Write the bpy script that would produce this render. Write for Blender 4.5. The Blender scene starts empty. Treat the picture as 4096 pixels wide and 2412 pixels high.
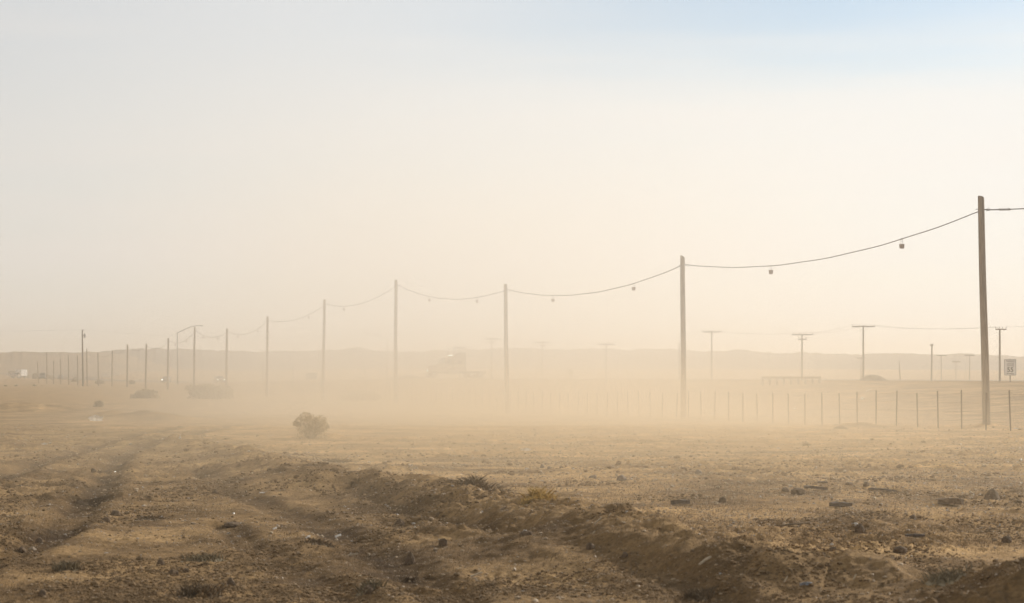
import bpy, bmesh, math, random
import numpy as np
from mathutils import Vector, Matrix
R = math.radians
S = bpy.context.scene
COL = S.collection

# ------------------------------------------------------------------ camera
F = 8419.0                      # focal length in pixels of the 4096 px wide photograph
EYE = 1.6
HZ = 1525.0                     # pixel row of the true horizon
TILT = math.atan((HZ - 1206) / F)
cam = bpy.data.cameras.new('camera')
cam.sensor_width = 36.0
cam.lens = 36.0 * F / 4096
cam.clip_start = 0.2
cam.clip_end = 6000
cam.dof.use_dof = True
cam.dof.focus_distance = 75
cam.dof.aperture_fstop = 5.0
camo = bpy.data.objects.new('camera', cam)
COL.objects.link(camo)
camo.location = (0, 0, EYE)
camo.rotation_euler = (R(90) + TILT, 0, 0)
S.camera = camo

# ------------------------------------------------------------------ world, sun, exposure
SUN_AZ = 46.0      # degrees right of the view direction
SUN_EL = 23.0
W = bpy.data.worlds.new('World')
S.world = W
W.use_nodes = True
nt = W.node_tree
nt.nodes.clear()
out = nt.nodes.new('ShaderNodeOutputWorld')
bg = nt.nodes.new('ShaderNodeBackground')
sky = nt.nodes.new('ShaderNodeTexSky')
sky.sky_type = 'NISHITA'
sky.sun_disc = False
sky.sun_elevation = R(SUN_EL)
sky.sun_rotation = R(SUN_AZ)
sky.air_density = 1.0
sky.dust_density = 0.6
sky.ozone_density = 2.0
# a sheet of thin high cloud covers the sky; its ragged upper edge lets the blue through on the right
tc = nt.nodes.new('ShaderNodeTexCoord')
def wnoise(scale, stretch, loc, detail):
    q = nt.nodes.new('ShaderNodeMapping')
    q.inputs['Rotation'].default_value = (0, R(-4), 0)
    q.inputs['Scale'].default_value = stretch
    q.inputs['Location'].default_value = loc
    n = nt.nodes.new('ShaderNodeTexNoise')
    n.inputs['Scale'].default_value = scale
    n.inputs['Detail'].default_value = detail
    n.inputs['Roughness'].default_value = 0.5
    nt.links.new(tc.outputs['Generated'], q.inputs['Vector'])
    nt.links.new(q.outputs['Vector'], n.inputs['Vector'])
    return n.outputs['Fac']
def wmath(op, a, b=None):
    q = nt.nodes.new('ShaderNodeMath')
    q.operation = op
    for i, v in enumerate((a, b)):
        if v is None: continue
        if isinstance(v, (int, float)): q.inputs[i].default_value = v
        else: nt.links.new(v, q.inputs[i])
    return q.outputs[0]
def wrange(v, a, b, c, d):
    q = nt.nodes.new('ShaderNodeMapRange')
    q.interpolation_type = 'SMOOTHSTEP'
    for nme, val in (('From Min', a), ('From Max', b), ('To Min', c), ('To Max', d)):
        q.inputs[nme].default_value = val
    nt.links.new(v, q.inputs['Value'])
    return q.outputs['Result']
wx = nt.nodes.new('ShaderNodeSeparateXYZ')
nt.links.new(tc.outputs['Generated'], wx.inputs[0])
streak = wnoise(1.0, (2.5, 2.5, 26.0), (0.35, 0.0, 0.12), 4)
edge = wmath('SUBTRACT', wx.outputs[2], wmath('ADD', wmath('MULTIPLY', wx.outputs[0], 0.06), 0.124))
edge = wmath('ADD', edge, wmath('MULTIPLY', wmath('SUBTRACT', streak, 0.5), 0.11))
gap = wmath('MULTIPLY', wrange(edge, -0.012, 0.030, 0, 1), wrange(wx.outputs[0], -0.12, 0.18, 0.12, 1))
veil = wmath('SUBTRACT', wrange(streak, .3, .7, .80, .97), wmath('MULTIPLY', gap, .78))
mx = nt.nodes.new('ShaderNodeMix')
mx.data_type = 'RGBA'
CLOUD = (8.3, 8.15, 7.9, 1)
# the thin cloud is lit through from behind and grows brighter toward the sun
cl = nt.nodes.new('ShaderNodeMix')
cl.data_type = 'RGBA'
cl.inputs[6].default_value = (6.8, 6.5, 6.15, 1)
cl.inputs[7].default_value = CLOUD
sdn = nt.nodes.new('ShaderNodeVectorMath')
sdn.operation = 'DOT_PRODUCT'
sdn.inputs[1].default_value = (math.sin(R(SUN_AZ)) * math.cos(R(SUN_EL)), math.cos(R(SUN_AZ)) * math.cos(R(SUN_EL)), math.sin(R(SUN_EL)))
nt.links.new(tc.outputs['Generated'], sdn.inputs[0])
nt.links.new(wrange(sdn.outputs['Value'], .40, .80, 0, 1), cl.inputs[0])
nt.links.new(cl.outputs[2], mx.inputs[7])
nt.links.new(veil, mx.inputs[0])
nt.links.new(sky.outputs['Color'], mx.inputs[6])
nt.links.new(mx.outputs[2], bg.inputs['Color'])
bg.inputs['Strength'].default_value = 0.10
nt.links.new(bg.outputs['Background'], out.inputs['Surface'])

sl = bpy.data.lights.new('sun', 'SUN')
sl.energy = 4.0
sl.angle = R(0.53)
sl.color = (1.0, 0.93, 0.82)
so = bpy.data.objects.new('sun', sl)
COL.objects.link(so)
sd = Vector((math.sin(R(SUN_AZ)) * math.cos(R(SUN_EL)), math.cos(R(SUN_AZ)) * math.cos(R(SUN_EL)), math.sin(R(SUN_EL))))
so.rotation_euler = (-sd).to_track_quat('-Z', 'Y').to_euler()
so.location = (60, 60, 60)

S.view_settings.view_transform = 'Standard'
S.view_settings.look = 'None'
S.view_settings.gamma = 1
S.view_settings.exposure = 0.20
S.render.engine = 'CYCLES'
S.cycles.use_denoising = True
S.cycles.volume_bounces = 1
S.cycles.max_bounces = 6
S.cycles.volume_step_rate = 1.0
S.cycles.sample_clamp_indirect = 6.0

# ------------------------------------------------------------------ pixel helpers
def at(px, py, d):
    cx, cy = (px - 2048) / F, (1206 - py) / F
    y = math.cos(TILT) - cy * math.sin(TILT)
    z = math.sin(TILT) + cy * math.cos(TILT)
    k = d / y
    return Vector((cx * k, d, EYE + z * k))

# ------------------------------------------------------------------ noise (numpy)
def vnoise(x, y, seed):
    xi, yi = np.floor(x).astype(np.int64), np.floor(y).astype(np.int64)
    fx, fy = x - xi, y - yi
    u, v = fx * fx * fx * (fx * (fx * 6 - 15) + 10), fy * fy * fy * (fy * (fy * 6 - 15) + 10)
    def h(a, b):
        n = (a * 374761393 + b * 668265263 + seed * 974634777) & 0xFFFFFFFF
        n = ((n ^ (n >> 13)) * 1274126177) & 0xFFFFFFFF
        n = ((n ^ (n >> 16)) * 2246822519) & 0xFFFFFFFF
        return ((n ^ (n >> 15)) & 0xFFFFFF) / float(0xFFFFFF) * 2 - 1
    a, b, c, d = h(xi, yi), h(xi + 1, yi), h(xi, yi + 1), h(xi + 1, yi + 1)
    return (a + (b - a) * u) * (1 - v) + (c + (d - c) * u) * v
def fbm(x, y, seed, octv=3, gain=.5):
    s, a, t = 0, 1.0, 0
    for k in range(octv):
        s = s + a * vnoise(x * 2 ** k + 17.3 * k, y * 2 ** k - 9.1 * k, seed + k)
        t += a
        a *= gain
    return s / t
def sstep(a, b, x):
    t = np.clip((x - a) / (b - a), 0, 1)
    return t * t * (3 - 2 * t)
def poly_dist(X, Y, pts):
    """signed distance to a polyline and the fractional index along it"""
    best = np.full(X.shape, 1e9)
    sgn = np.zeros(X.shape)
    par = np.zeros(X.shape)
    for i in range(len(pts) - 1):
        ax, ay = pts[i][:2]
        bx, by = pts[i + 1][:2]
        dx, dy = bx - ax, by - ay
        L2 = dx * dx + dy * dy
        t = np.clip(((X - ax) * dx + (Y - ay) * dy) / L2, 0, 1)
        ex, ey = X - (ax + t * dx), Y - (ay + t * dy)
        dd = np.hypot(ex, ey)
        m = dd < best
        best = np.where(m, dd, best)
        sgn = np.where(m, np.sign(dx * ey - dy * ex), sgn)
        par = np.where(m, i + t, par)
    return best * np.where(sgn == 0, 1, sgn), par

# ------------------------------------------------------------------ terrain
BASE_D = [-50, 0, 60, 73, 85, 100, 130, 158, 184, 212, 260, 300, 420, 520, 600, 700, 800, 900, 1000, 1100, 1800]
BASE_Z = [0, 0, 0, 0, -.14, -.2, -.36, -.1, 0, .03, .2, .4, .7, .9, 1.4, 2.3, 3.6, 5.4, 7.5, 9.5, 12]
ROAD = [(140, -72), (92, 46), (44, 164), (-4, 282), (-57, 450), (-81, 528), (-140, 652), (-167, 802), (-189, 937), (-215, 1100)]
ROAD_Z = [1.5, 1.55, 1.6, 2.0, 1.3, 1.35, 2.35, 2.4, 2.7, 8]
BERM = [(-12.5, 68), (-10.7, 62), (-8.1, 53), (-5.8, 44.5), (-3.95, 37), (-2.5, 30.5), (-1.8, 30.6), (-.46, 26), (.41, 22.8), (.84, 20.2), (1.29, 18.1), (1.72, 17.0), (2.05, 16.4), (2.5, 16.5), (2.87, 16.2),
        (3.25, 16.2), (3.6, 14.4), (5.2, 13.2)]
BERM_H = [.03, .07, .12, .20, .25, .36, .25, .34, .30, .44, .46, .42, .37, .30, .25, .10, .42, .40]
RUT1 = [(-4.2, 11), (-4.45, 15.5), (-4.6, 18.9), (-4.75, 21), (-5.2, 24.9), (-5.9, 29.7), (-7.27, 38.2), (-8.45, 45.7), (-9.16, 53.5), (-9.6, 60.4), (-10.1, 75), (-10.4, 95)]
RUT2 = [(-7.2, 24), (-8.4, 34.6), (-9.2, 40.6), (-9.6, 45.7), (-10.3, 53.5), (-11.0, 62.4), (-12, 80)]
RUT3 = [(-3.3, 34), (-2.46, 30.6), (-1.7, 27.1), (-1.15, 24.9), (-.46, 22.5), (0, 20.5), (.48, 18.9), (.9, 17.4), (1.25, 16.2), (1.9, 13)]
RUT4 = [(-5.6, 38), (-5.2, 35.5), (-3.9, 29.7), (-3.15, 27.1), (-2.5, 24.9), (-1.92, 22.5), (-1.5, 20.5), (-1.1, 18.5), (-.5, 15.5), (0, 12.5)]
RUT5 = [(-3.2, 23.5), (-2.6, 20.5), (-1.75, 17.4), (-1.1, 15.2), (-.6, 13)]
ground_bush = (-5.5, 58.5)
def terrain(X, Y):
    X, Y = np.asarray(X, float), np.asarray(Y, float)
    z = np.interp(Y, BASE_D, BASE_Z)
    near = 1 - sstep(60, 110, Y)
    mid = 1 - sstep(120, 260, Y)
    # broad undulation
    z = z + .045 * fbm(X / 7, Y / 9, 3, 3) * mid + sstep(230, 700, Y) * .5 * fbm(X / 60, Y / 70, 5, 3)
    # windrow of graded dirt
    d, p = poly_dist(X, Y, BERM)
    h = np.interp(p, range(len(BERM)), BERM_H)
    wig = 1 + .45 * fbm(X / 1.3, Y / 1.9, 11, 3)
    w = np.where(d > 0, .62, .80) * (1 + .25 * vnoise(X / 2.2, Y / 2.7, 13))
    prof = np.exp(-(np.abs(d) / w) ** 1.7) * (1 - sstep(64, 70, Y))
    z = z + .92 * h * np.clip(wig, .3, 1.7) * prof
    lump = fbm(X / .34, Y / .40, 15, 3)
    z = z + prof * np.minimum(1, h / .3) * (.085 * lump + .035 * np.maximum(0, fbm(X / .1, Y / .1, 19, 2)))
    # wheel ruts with pushed-up shoulders
    for k, (pts, dep, wid) in enumerate(((RUT1, .06, .24), (RUT2, .045, .24), (RUT3, .05, .22), (RUT4, .045, .24), (RUT5, .04, .2))):
        d, p = poly_dist(X, Y, pts)
        d = d + .11 * fbm(X / .9, Y / 1.5, 21 + k, 3)
        a = dep * (1 + .5 * vnoise(X / 2.0, Y / 3.1, 31 + k)) * (1 - sstep(70, 90, Y))
        z = z - a * np.exp(-(d / wid) ** 4) + .40 * a * np.exp(-((np.abs(d) - wid * 1.75) / (wid * .6)) ** 2)
    # drag marks across the lot, along the far track
    u = X * .59 - Y * .81
    v = X * .81 + Y * .59
    z = z + .022 * near * fbm(u / 14, v / .8, 41, 3) * sstep(24, 40, Y)
    # lumps, clods and fine roughness of the churned dirt
    rough = .40 + .75 * sstep(-.15, .35, fbm(X / 3.1, Y / 4.2, 51, 2))
    z = z + near * rough * (.022 * fbm(X / .8, Y / .8, 61, 3) + .056 * fbm(X / .24, Y / .24, 67, 2)
                            +   .046 * np.maximum(0, fbm(X / .085, Y / .085, 71, 2)))
    # sandy mounds by the tracks and at the foot of the near pole
    for mx_, my_, r1, r2, hh in ((-31.5, 135, 5, 3, .5), (-18.2, 104, 1.6, 1.4, .35), (-20.5, 108, 1.2, 1.2, .3), (-16.6, 100, 1.4, 1.4, .3),
                                 (16.5, 73.6, .75, .8, .16), (12.3, 74.5, .9, .8, .15), (47, 246, 6, 4, .8), (33, 62, 5, 5, .25), (ground_bush[0], ground_bush[1], .75, .9, .13)):
        z = z + hh * np.exp(-((X - mx_) / r1) ** 2 - ((Y - my_) / r2) ** 2) * (1 + .3 * fbm(X / .7, Y / .7, 77, 2))
    # road on its low bank
    d, p = poly_dist(X, Y, ROAD)
    rz = np.interp(p, range(len(ROAD)), ROAD_Z)
    side = np.where(d > 0, 1 - sstep(6.5, 48, d), 1 - sstep(6.5, 20, -d))
    side = side * sstep(10, 60, Y)
    z = z * (1 - side) + (rz - .06) * side
    return z
def gz(x, y):
    return float(terrain(np.array([x]), np.array([y]))[0])
_DS = np.concatenate([np.geomspace(9, 200, 2600), np.geomspace(200, 1500, 1500)])
def ground_px(px, py):
    """the point of the ground seen at a pixel of the photograph"""
    a = at(px, py, 1.0)
    X, Z = a.x * _DS, EYE + (a.z - EYE) * _DS
    g = terrain(X, _DS)
    k = np.argmax(Z <= g) if (Z <= g).any() else len(_DS) - 1
    return Vector((float(X[k]), float(_DS[k]), float(g[k])))
def on_ground(px, d):
    x = (px - 2048) / F * d
    x = at(px, 1525, d).x
    return Vector((x, d, gz(x, d)))

# ------------------------------------------------------------------ materials
MATS = {}
def mat(name, color, rough=.85, var=.25, scale=8.0, metal=0.0, spec=.25, bump=0.0, bscale=60.0, stretch=(1, 1, 1), second=None, coords='Object'):
    if name in MATS:
        return MATS[name]
    m = bpy.data.materials.new(name)
    m.use_nodes = True
    t = m.node_tree
    b = t.nodes['Principled BSDF']
    b.inputs['Roughness'].default_value = rough
    b.inputs['Metallic'].default_value = metal
    b.inputs['Specular IOR Level'].default_value = spec
    tcn = t.nodes.new('ShaderNodeTexCoord')
    mpn = t.nodes.new('ShaderNodeMapping')
    mpn.inputs['Scale'].default_value = stretch
    n = t.nodes.new('ShaderNodeTexNoise')
    n.inputs['Scale'].default_value = scale
    n.inputs['Detail'].default_value = 5
    r = t.nodes.new('ShaderNodeValToRGB')
    c2 = second or tuple(c * (1 - var) for c in color)
    r.color_ramp.elements[0].position = .32
    r.color_ramp.elements[1].position = .68
    r.color_ramp.elements[0].color = (*c2, 1)
    r.color_ramp.elements[1].color = (*[min(1, c * (1 + var * .5)) for c in color], 1)
    t.links.new(tcn.outputs[coords], mpn.inputs['Vector'])
    t.links.new(mpn.outputs['Vector'], n.inputs['Vector'])
    t.links.new(n.outputs['Fac'], r.inputs['Fac'])
    t.links.new(r.outputs['Color'], b.inputs['Base Color'])
    if bump:
        n2 = t.nodes.new('ShaderNodeTexNoise')
        n2.inputs['Scale'].default_value = bscale
        n2.inputs['Detail'].default_value = 4
        bp = t.nodes.new('ShaderNodeBump')
        bp.inputs['Strength'].default_value = bump
        bp.inputs['Distance'].default_value = .02
        t.links.new(mpn.outputs['Vector'], n2.inputs['Vector'])
        t.links.new(n2.outputs['Fac'], bp.inputs['Height'])
        t.links.new(bp.outputs['Normal'], b.inputs['Normal'])
    MATS[name] = m
    return m
def emit(name, color, strength):
    m = bpy.data.materials.new(name)
    m.use_nodes = True
    b = m.node_tree.nodes['Principled BSDF']
    b.inputs['Base Color'].default_value = (.8, .8, .75, 1)
    b.inputs['Emission Color'].default_value = (*color, 1)
    b.inputs['Emission Strength'].default_value = strength
    return m

def dirt_material():
    m = bpy.data.materials.new('dirt')
    m.use_nodes = True
    t = m.node_tree
    b = t.nodes['Principled BSDF']
    b.inputs['Roughness'].default_value = .95
    b.inputs['Specular IOR Level'].default_value = .12
    g = t.nodes.new('ShaderNodeNewGeometry')
    def noise(scale, detail=5, rough=.55, stretch=None):
        n = t.nodes.new('ShaderNodeTexNoise')
        n.inputs['Scale'].default_value = scale
        n.inputs['Detail'].default_value = detail
        n.inputs['Roughness'].default_value = rough
        if stretch:
            q = t.nodes.new('ShaderNodeMapping')
            q.inputs['Scale'].default_value = stretch
            q.inputs['Rotation'].default_value = (0, 0, R(-54))
            t.links.new(g.outputs['Position'], q.inputs['Vector'])
            t.links.new(q.outputs['Vector'], n.inputs['Vector'])
        else:
            t.links.new(g.outputs['Position'], n.inputs['Vector'])
        return n.outputs['Fac']
    def ramp(f, a, c, p0, p1):
        r = t.nodes.new('ShaderNodeValToRGB')
        r.color_ramp.elements[0].position, r.color_ramp.elements[1].position = p0, p1
        r.color_ramp.elements[0].color, r.color_ramp.elements[1].color = (*a, 1), (*c, 1)
        t.links.new(f, r.inputs['Fac'])
        return r.outputs['Color']
    def mix(f, a, c, mode='MIX', fac=None):
        q = t.nodes.new('ShaderNodeMix')
        q.data_type = 'RGBA'
        q.blend_type = mode
        if f is not None:
            t.links.new(f, q.inputs[0])
        else:
            q.inputs[0].default_value = fac
        t.links.new(a, q.inputs[6])
        t.links.new(c, q.inputs[7])
        return q.outputs[2]
    c1 = ramp(noise(.45, 6), (.23, .145, .066), (.50, .33, .158), .36, .64)      # patches of damp loam and pale sand
    c2 = ramp(noise(3.2, 6, .65), (.62, .60, .58), (1.12, 1.10, 1.06), .3, .7)
    c3 = ramp(noise(26, 4, .7), (.50, .49, .47), (1.30, 1.28, 1.24), .3, .7)
    c4 = ramp(noise(.8, 4, .6, (.12, 1.6, 1)), (.80, .79, .77), (1.1, 1.1, 1.08), .36, .64)
    col = mix(None, c1, c2, 'MULTIPLY', 1)
    col = mix(None, col, c3, 'MULTIPLY', .8)
    col = mix(None, col, c4, 'MULTIPLY', .8)
    al = t.nodes.new('ShaderNodeAttribute')        # pale gravel graded over the open lot
    al.attribute_name = 'gravelled'
    lt = t.nodes.new('ShaderNodeRGB')
    lt.outputs[0].default_value = (1.32, 1.31, 1.30, 1)
    col = mix(al.outputs['Fac'], col, mix(None, col, lt.outputs[0], 'MULTIPLY', 1))
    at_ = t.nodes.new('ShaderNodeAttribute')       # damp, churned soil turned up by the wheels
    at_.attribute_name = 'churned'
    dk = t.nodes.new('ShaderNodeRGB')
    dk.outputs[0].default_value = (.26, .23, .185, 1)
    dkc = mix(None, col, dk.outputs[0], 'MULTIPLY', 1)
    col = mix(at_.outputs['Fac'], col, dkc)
    t.links.new(col, b.inputs['Base Color'])
    bp = t.nodes.new('ShaderNodeBump')
    bp.inputs['Strength'].default_value = .9
    bp.inputs['Distance'].default_value = .03
    t.links.new(noise(38, 5, .7), bp.inputs['Height'])
    t.links.new(bp.outputs['Normal'], b.inputs['Normal'])
    return m

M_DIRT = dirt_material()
M_HILL = mat('scrub hillside', (.075, .060, .05), var=.45, scale=.02, coords='Object', stretch=(1, 1, 5))
M_SLOPE = mat('dusty slope', (.20, .135, .07), var=.35, scale=.03, stretch=(1, 1, 5))
M_ASPH = mat('asphalt', (.07, .066, .06), rough=.8, scale=2)
M_LINE = mat('road paint', (.75, .74, .70), rough=.6, var=.15)
M_WOOD = mat('weathered pole wood', (.29, .225, .16), rough=.9, var=.45, scale=5, stretch=(6, 6, .35), bump=.5, bscale=30)
M_CREO = mat('dark treated pole wood', (.085, .065, .05), rough=.9, var=.35, scale=5, stretch=(6, 6, .35))
M_LAMP = mat('grey lamp metal', (.24, .23, .21), rough=.5, metal=.3)
M_CABLE = mat('dark steel cable', (.05, .042, .035), rough=.5, metal=.3)
M_STEEL = mat('rusty post steel', (.085, .058, .042), rough=.7, var=.4, scale=20)
M_GALV = mat('galvanised steel', (.30, .29, .27), rough=.45, metal=.6)
M_BUCKET = mat('faded plastic', (.40, .31, .26), rough=.6, var=.15)
M_BUSH = mat('dry scrub leaf', (.33, .26, .15), rough=.9, var=.4, scale=9)
M_TWIG = mat('dry twig', (.21, .15, .085), rough=.9, var=.4, scale=14)
M_STRAW = mat('golden straw', (.46, .31, .11), rough=.7, var=.3, scale=30)
M_ROCK = mat('grey rock', (.20, .155, .11), rough=.75, var=.4, scale=14, bump=.6, bscale=40)
M_CLOD = mat('dark clod', (.16, .108, .062), rough=.95, var=.4, scale=18, bump=.8, bscale=40)
M_PLANK = mat('grey board', (.13, .10, .075), rough=.9, var=.4, scale=6, stretch=(1, 8, 8), bump=.4)
M_PALE = mat('pale split wood', (.55, .43, .28), rough=.7, var=.3, scale=20, stretch=(1, 6, 6))
M_FILM = mat('white plastic film', (.90, .87, .82), rough=.35, var=.1, spec=.5)
M_BLUEFILM = mat('grey blue plastic', (.36, .37, .38), rough=.4, var=.2, spec=.5)
M_SIGN = mat('sign white', (.86, .84, .79), rough=.5, var=.08)
M_BLACK = mat('sign black', (.02, .02, .02), rough=.6, var=.1)
M_GLASS = mat('dark vehicle glass', (.03, .032, .035), rough=.12, var=.1, spec=.6)
M_RUBBER = mat('tyre rubber', (.03, .028, .026), rough=.85)
M_CHROME = mat('chrome', (.65, .64, .62), rough=.12, metal=1.0, var=.05)
M_TRUCK = mat('dusty truck paint', (.40, .33, .26), rough=.35, spec=.5, var=.15)
M_WHITE = mat('white vehicle paint', (.66, .64, .60), rough=.35, spec=.5, var=.08)
M_CARDARK = mat('dark car paint', (.06, .062, .062), rough=.3, spec=.5, var=.1)
M_CARTAN = mat('tan car paint', (.22, .18, .13), rough=.35, spec=.5, var=.1)
M_INSUL = mat('insulator glaze', (.16, .12, .10), rough=.3, spec=.5)
M_CONC = mat('concrete', (.30, .27, .23), rough=.9, var=.2, scale=5)
M_HEAD = emit('headlight glow', (1, .97, .9), 7)
M_DIM = emit('dim headlight', (1, .95, .85), 3)

def let_through(m, fac):
    """thin sheet or leaf: part of the light passes through it"""
    t = m.node_tree
    b = t.nodes['Principled BSDF']
    o = [n for n in t.nodes if n.type == 'OUTPUT_MATERIAL'][0]
    tr = t.nodes.new('ShaderNodeBsdfTranslucent')
    src = b.inputs['Base Color'].links[0].from_socket
    t.links.new(src, tr.inputs['Color'])
    mxs = t.nodes.new('ShaderNodeMixShader')
    mxs.inputs[0].default_value = fac
    t.links.new(b.outputs[0], mxs.inputs[1])
    t.links.new(tr.outputs[0], mxs.inputs[2])
    t.links.new(mxs.outputs[0], o.inputs['Surface'])
for m_, f_ in ((M_FILM, .6), (M_STRAW, .55), (M_BUSH, .35), (M_BUCKET, .3)):
    let_through(m_, f_)

# ------------------------------------------------------------------ object helpers
class MB:
    def __init__(self):
        self.v, self.f, self.n = [], [], 0
    def add(self, vs, fs):
        self.v.extend(tuple(p) for p in vs)
        self.f.extend(tuple(i + self.n for i in q) for q in fs)
        self.n += len(vs)
    def box(self, c, s, rot=None, taper=1.0):
        c = Vector(c)
        vs = []
        for dz in (-.5, .5):
            k = taper if dz > 0 else 1
            for dx, dy in ((-.5, -.5), (.5, -.5), (.5, .5), (-.5, .5)):
                p = Vector((dx * s[0] * k, dy * s[1] * k, dz * s[2]))
                vs.append(c + (rot @ p if rot is not None else p))
        self.add(vs, [(3, 2, 1, 0), (4, 5, 6, 7), (0, 1, 5, 4), (1, 2, 6, 5), (2, 3, 7, 6), (3, 0, 4, 7)])
    def tube(self, pts, rad, n=8, cap=True):
        pts = [Vector(p) for p in pts]
        rad = rad if isinstance(rad, (list, tuple)) else [rad] * len(pts)
        vs, fs = [], []
        up = None
        for i, p in enumerate(pts):
            t = (pts[min(i + 1, len(pts) - 1)] - pts[max(i - 1, 0)]).normalized()
            if up is None:
                a = Vector((0, 0, 1)) if abs(t.z) < .9 else Vector((0, 1, 0))
                up = (a - t * a.dot(t)).normalized()
            else:
                up = (up - t * up.dot(t)).normalized()
            s = t.cross(up)
            for k in range(n):
                an = 2 * math.pi * k / n
                vs.append(p + (up * math.cos(an) + s * math.sin(an)) * rad[i])
        for i in range(len(pts) - 1):
            for k in range(n):
                k2 = (k + 1) % n
                fs.append((i * n + k, i * n + k2, (i + 1) * n + k2, (i + 1) * n + k))
        if cap:
            fs.append(tuple(range(n))[::-1])
            fs.append(tuple((len(pts) - 1) * n + k for k in range(n)))
        self.add(vs, fs)
    def lathe(self, c, prof, n=16, axis='Z'):
        c = Vector(c)
        vs, fs = [], []
        for r, h in prof:
            for k in range(n):
                a = 2 * math.pi * k / n
                if axis == 'Z':
                    vs.append(c + Vector((r * math.cos(a), r * math.sin(a), h)))
                elif axis == 'Y':
                    vs.append(c + Vector((r * math.cos(a), h, r * math.sin(a))))
                else:
                    vs.append(c + Vector((h, r * math.cos(a), r * math.sin(a))))
        for i in range(len(prof) - 1):
            for k in range(n):
                k2 = (k + 1) % n
                fs.append((i * n + k, i * n + k2, (i + 1) * n + k2, (i + 1) * n + k))
        fs.append(tuple(range(n))[::-1])
        fs.append(tuple((len(prof) - 1) * n + k for k in range(n)))
        self.add(vs, fs)
    def prism(self, prof, w, inset=None):
        """side profile (x,z) swept across y; inset gives a narrower second half-width per point"""
        n = len(prof)
        hw = inset or [w / 2] * n
        vs = [(x, -hw[i], z) for i, (x, z) in enumerate(prof)] + [(x, hw[i], z) for i, (x, z) in enumerate(prof)]
        fs = [tuple(range(n)), tuple(range(2 * n - 1, n - 1, -1))]
        for i in range(n):
            j = (i + 1) % n
            fs.append((j, i, n + i, n + j))
        self.add(vs, fs)
    def build(self, name, m, parent=None, smooth=False, loc=None, bevel=0):
        me = bpy.data.meshes.new(name)
        me.from_pydata(self.v, [], self.f)
        me.materials.append(m)
        if bevel:
            bm = bmesh.new()
            bm.from_mesh(me)
            bmesh.ops.recalc_face_normals(bm, faces=bm.faces)
            es = [e for e in bm.edges if len(e.link_faces) == 2 and e.calc_face_angle(0) > .6]
            bmesh.ops.bevel(bm, geom=es, offset=bevel, segments=2, affect='EDGES', clamp_overlap=True)
            bm.to_mesh(me)
            bm.free()
        else:
            bm = bmesh.new()
            bm.from_mesh(me)
            bmesh.ops.recalc_face_normals(bm, faces=bm.faces)
            bm.to_mesh(me)
            bm.free()
        if smooth:
            me.polygons.foreach_set('use_smooth', [True] * len(me.polygons))
        o = bpy.data.objects.new(name, me)
        COL.objects.link(o)
        if parent is not None:
            o.parent = parent
        if loc is not None:
            o.location = loc
        return o
def tag(o, label=None, cat=None, group=None, kind=None):
    if label: o['label'] = label
    if cat: o['category'] = cat
    if group: o['group'] = group
    if kind: o['kind'] = kind
    return o
def thing(name, label, cat, loc=(0, 0, 0), rotz=0, group=None):
    o = bpy.data.objects.new(name, None)
    o.empty_display_size = .2
    COL.objects.link(o)
    o.location = loc
    o.rotation_euler = (0, 0, rotz)
    return tag(o, label, cat, group)
def np_mesh(name, V, Fq, m, smooth=True):
    me = bpy.data.meshes.new(name)
    k = Fq.shape[1]
    me.vertices.add(len(V))
    me.vertices.foreach_set('co', np.ascontiguousarray(V, np.float32).ravel())
    me.loops.add(len(Fq) * k)
    me.loops.foreach_set('vertex_index', np.ascontiguousarray(Fq, np.int32).ravel())
    me.polygons.add(len(Fq))
    me.polygons.foreach_set('loop_start', np.arange(0, len(Fq) * k, k, dtype=np.int32))
    me.update(calc_edges=True)
    me.polygons.foreach_set('use_smooth', np.full(len(Fq), smooth, bool))
    me.materials.append(m)
    o = bpy.data.objects.new(name, me)
    COL.objects.link(o)
    return o
def grid_faces(nr, nc):
    i = np.arange(nr - 1)[:, None] * nc + np.arange(nc - 1)[None, :]
    i = i.ravel()
    return np.stack([i, i + 1, i + nc + 1, i + nc], 1)

# ------------------------------------------------------------------ setting: ground, hills, road
tcols = np.concatenate([-np.geomspace(2.2, .30, 40), np.linspace(-.29, .29, 1000), np.geomspace(.30, 2.2, 40)])
ys = np.arange(2520, 1604, -1.0)
rows = np.concatenate([np.linspace(-3.6, 12.9, 22), 13470 / (ys - 1525), np.geomspace(173, 1750, 150)])
TT, DD = np.meshgrid(tcols, rows)
XX = TT * (DD + 4)
ZZ = terrain(XX, DD)
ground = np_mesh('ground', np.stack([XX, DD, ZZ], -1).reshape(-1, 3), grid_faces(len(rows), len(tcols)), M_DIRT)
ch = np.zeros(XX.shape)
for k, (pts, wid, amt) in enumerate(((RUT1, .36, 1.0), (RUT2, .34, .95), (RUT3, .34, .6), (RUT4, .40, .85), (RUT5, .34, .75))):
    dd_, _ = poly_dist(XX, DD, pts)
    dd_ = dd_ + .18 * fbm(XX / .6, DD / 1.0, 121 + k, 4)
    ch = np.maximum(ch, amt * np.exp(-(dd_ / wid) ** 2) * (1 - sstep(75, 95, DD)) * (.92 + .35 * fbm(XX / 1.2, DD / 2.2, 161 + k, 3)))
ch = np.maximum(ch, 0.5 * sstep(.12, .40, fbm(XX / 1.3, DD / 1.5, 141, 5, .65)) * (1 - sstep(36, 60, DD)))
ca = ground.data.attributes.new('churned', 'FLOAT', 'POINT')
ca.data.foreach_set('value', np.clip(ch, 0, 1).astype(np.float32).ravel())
dl, _ = poly_dist(XX, DD, BERM)
lot = sstep(.2, 2.2, dl + .8 * fbm(XX / 1.5, DD / 2.0, 151, 3)) * (1 - sstep(72, 110, DD))
ca = ground.data.attributes.new('gravelled', 'FLOAT', 'POINT')
ca.data.foreach_set('value', lot.astype(np.float32).ravel())
tag(ground, kind='structure')

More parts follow.
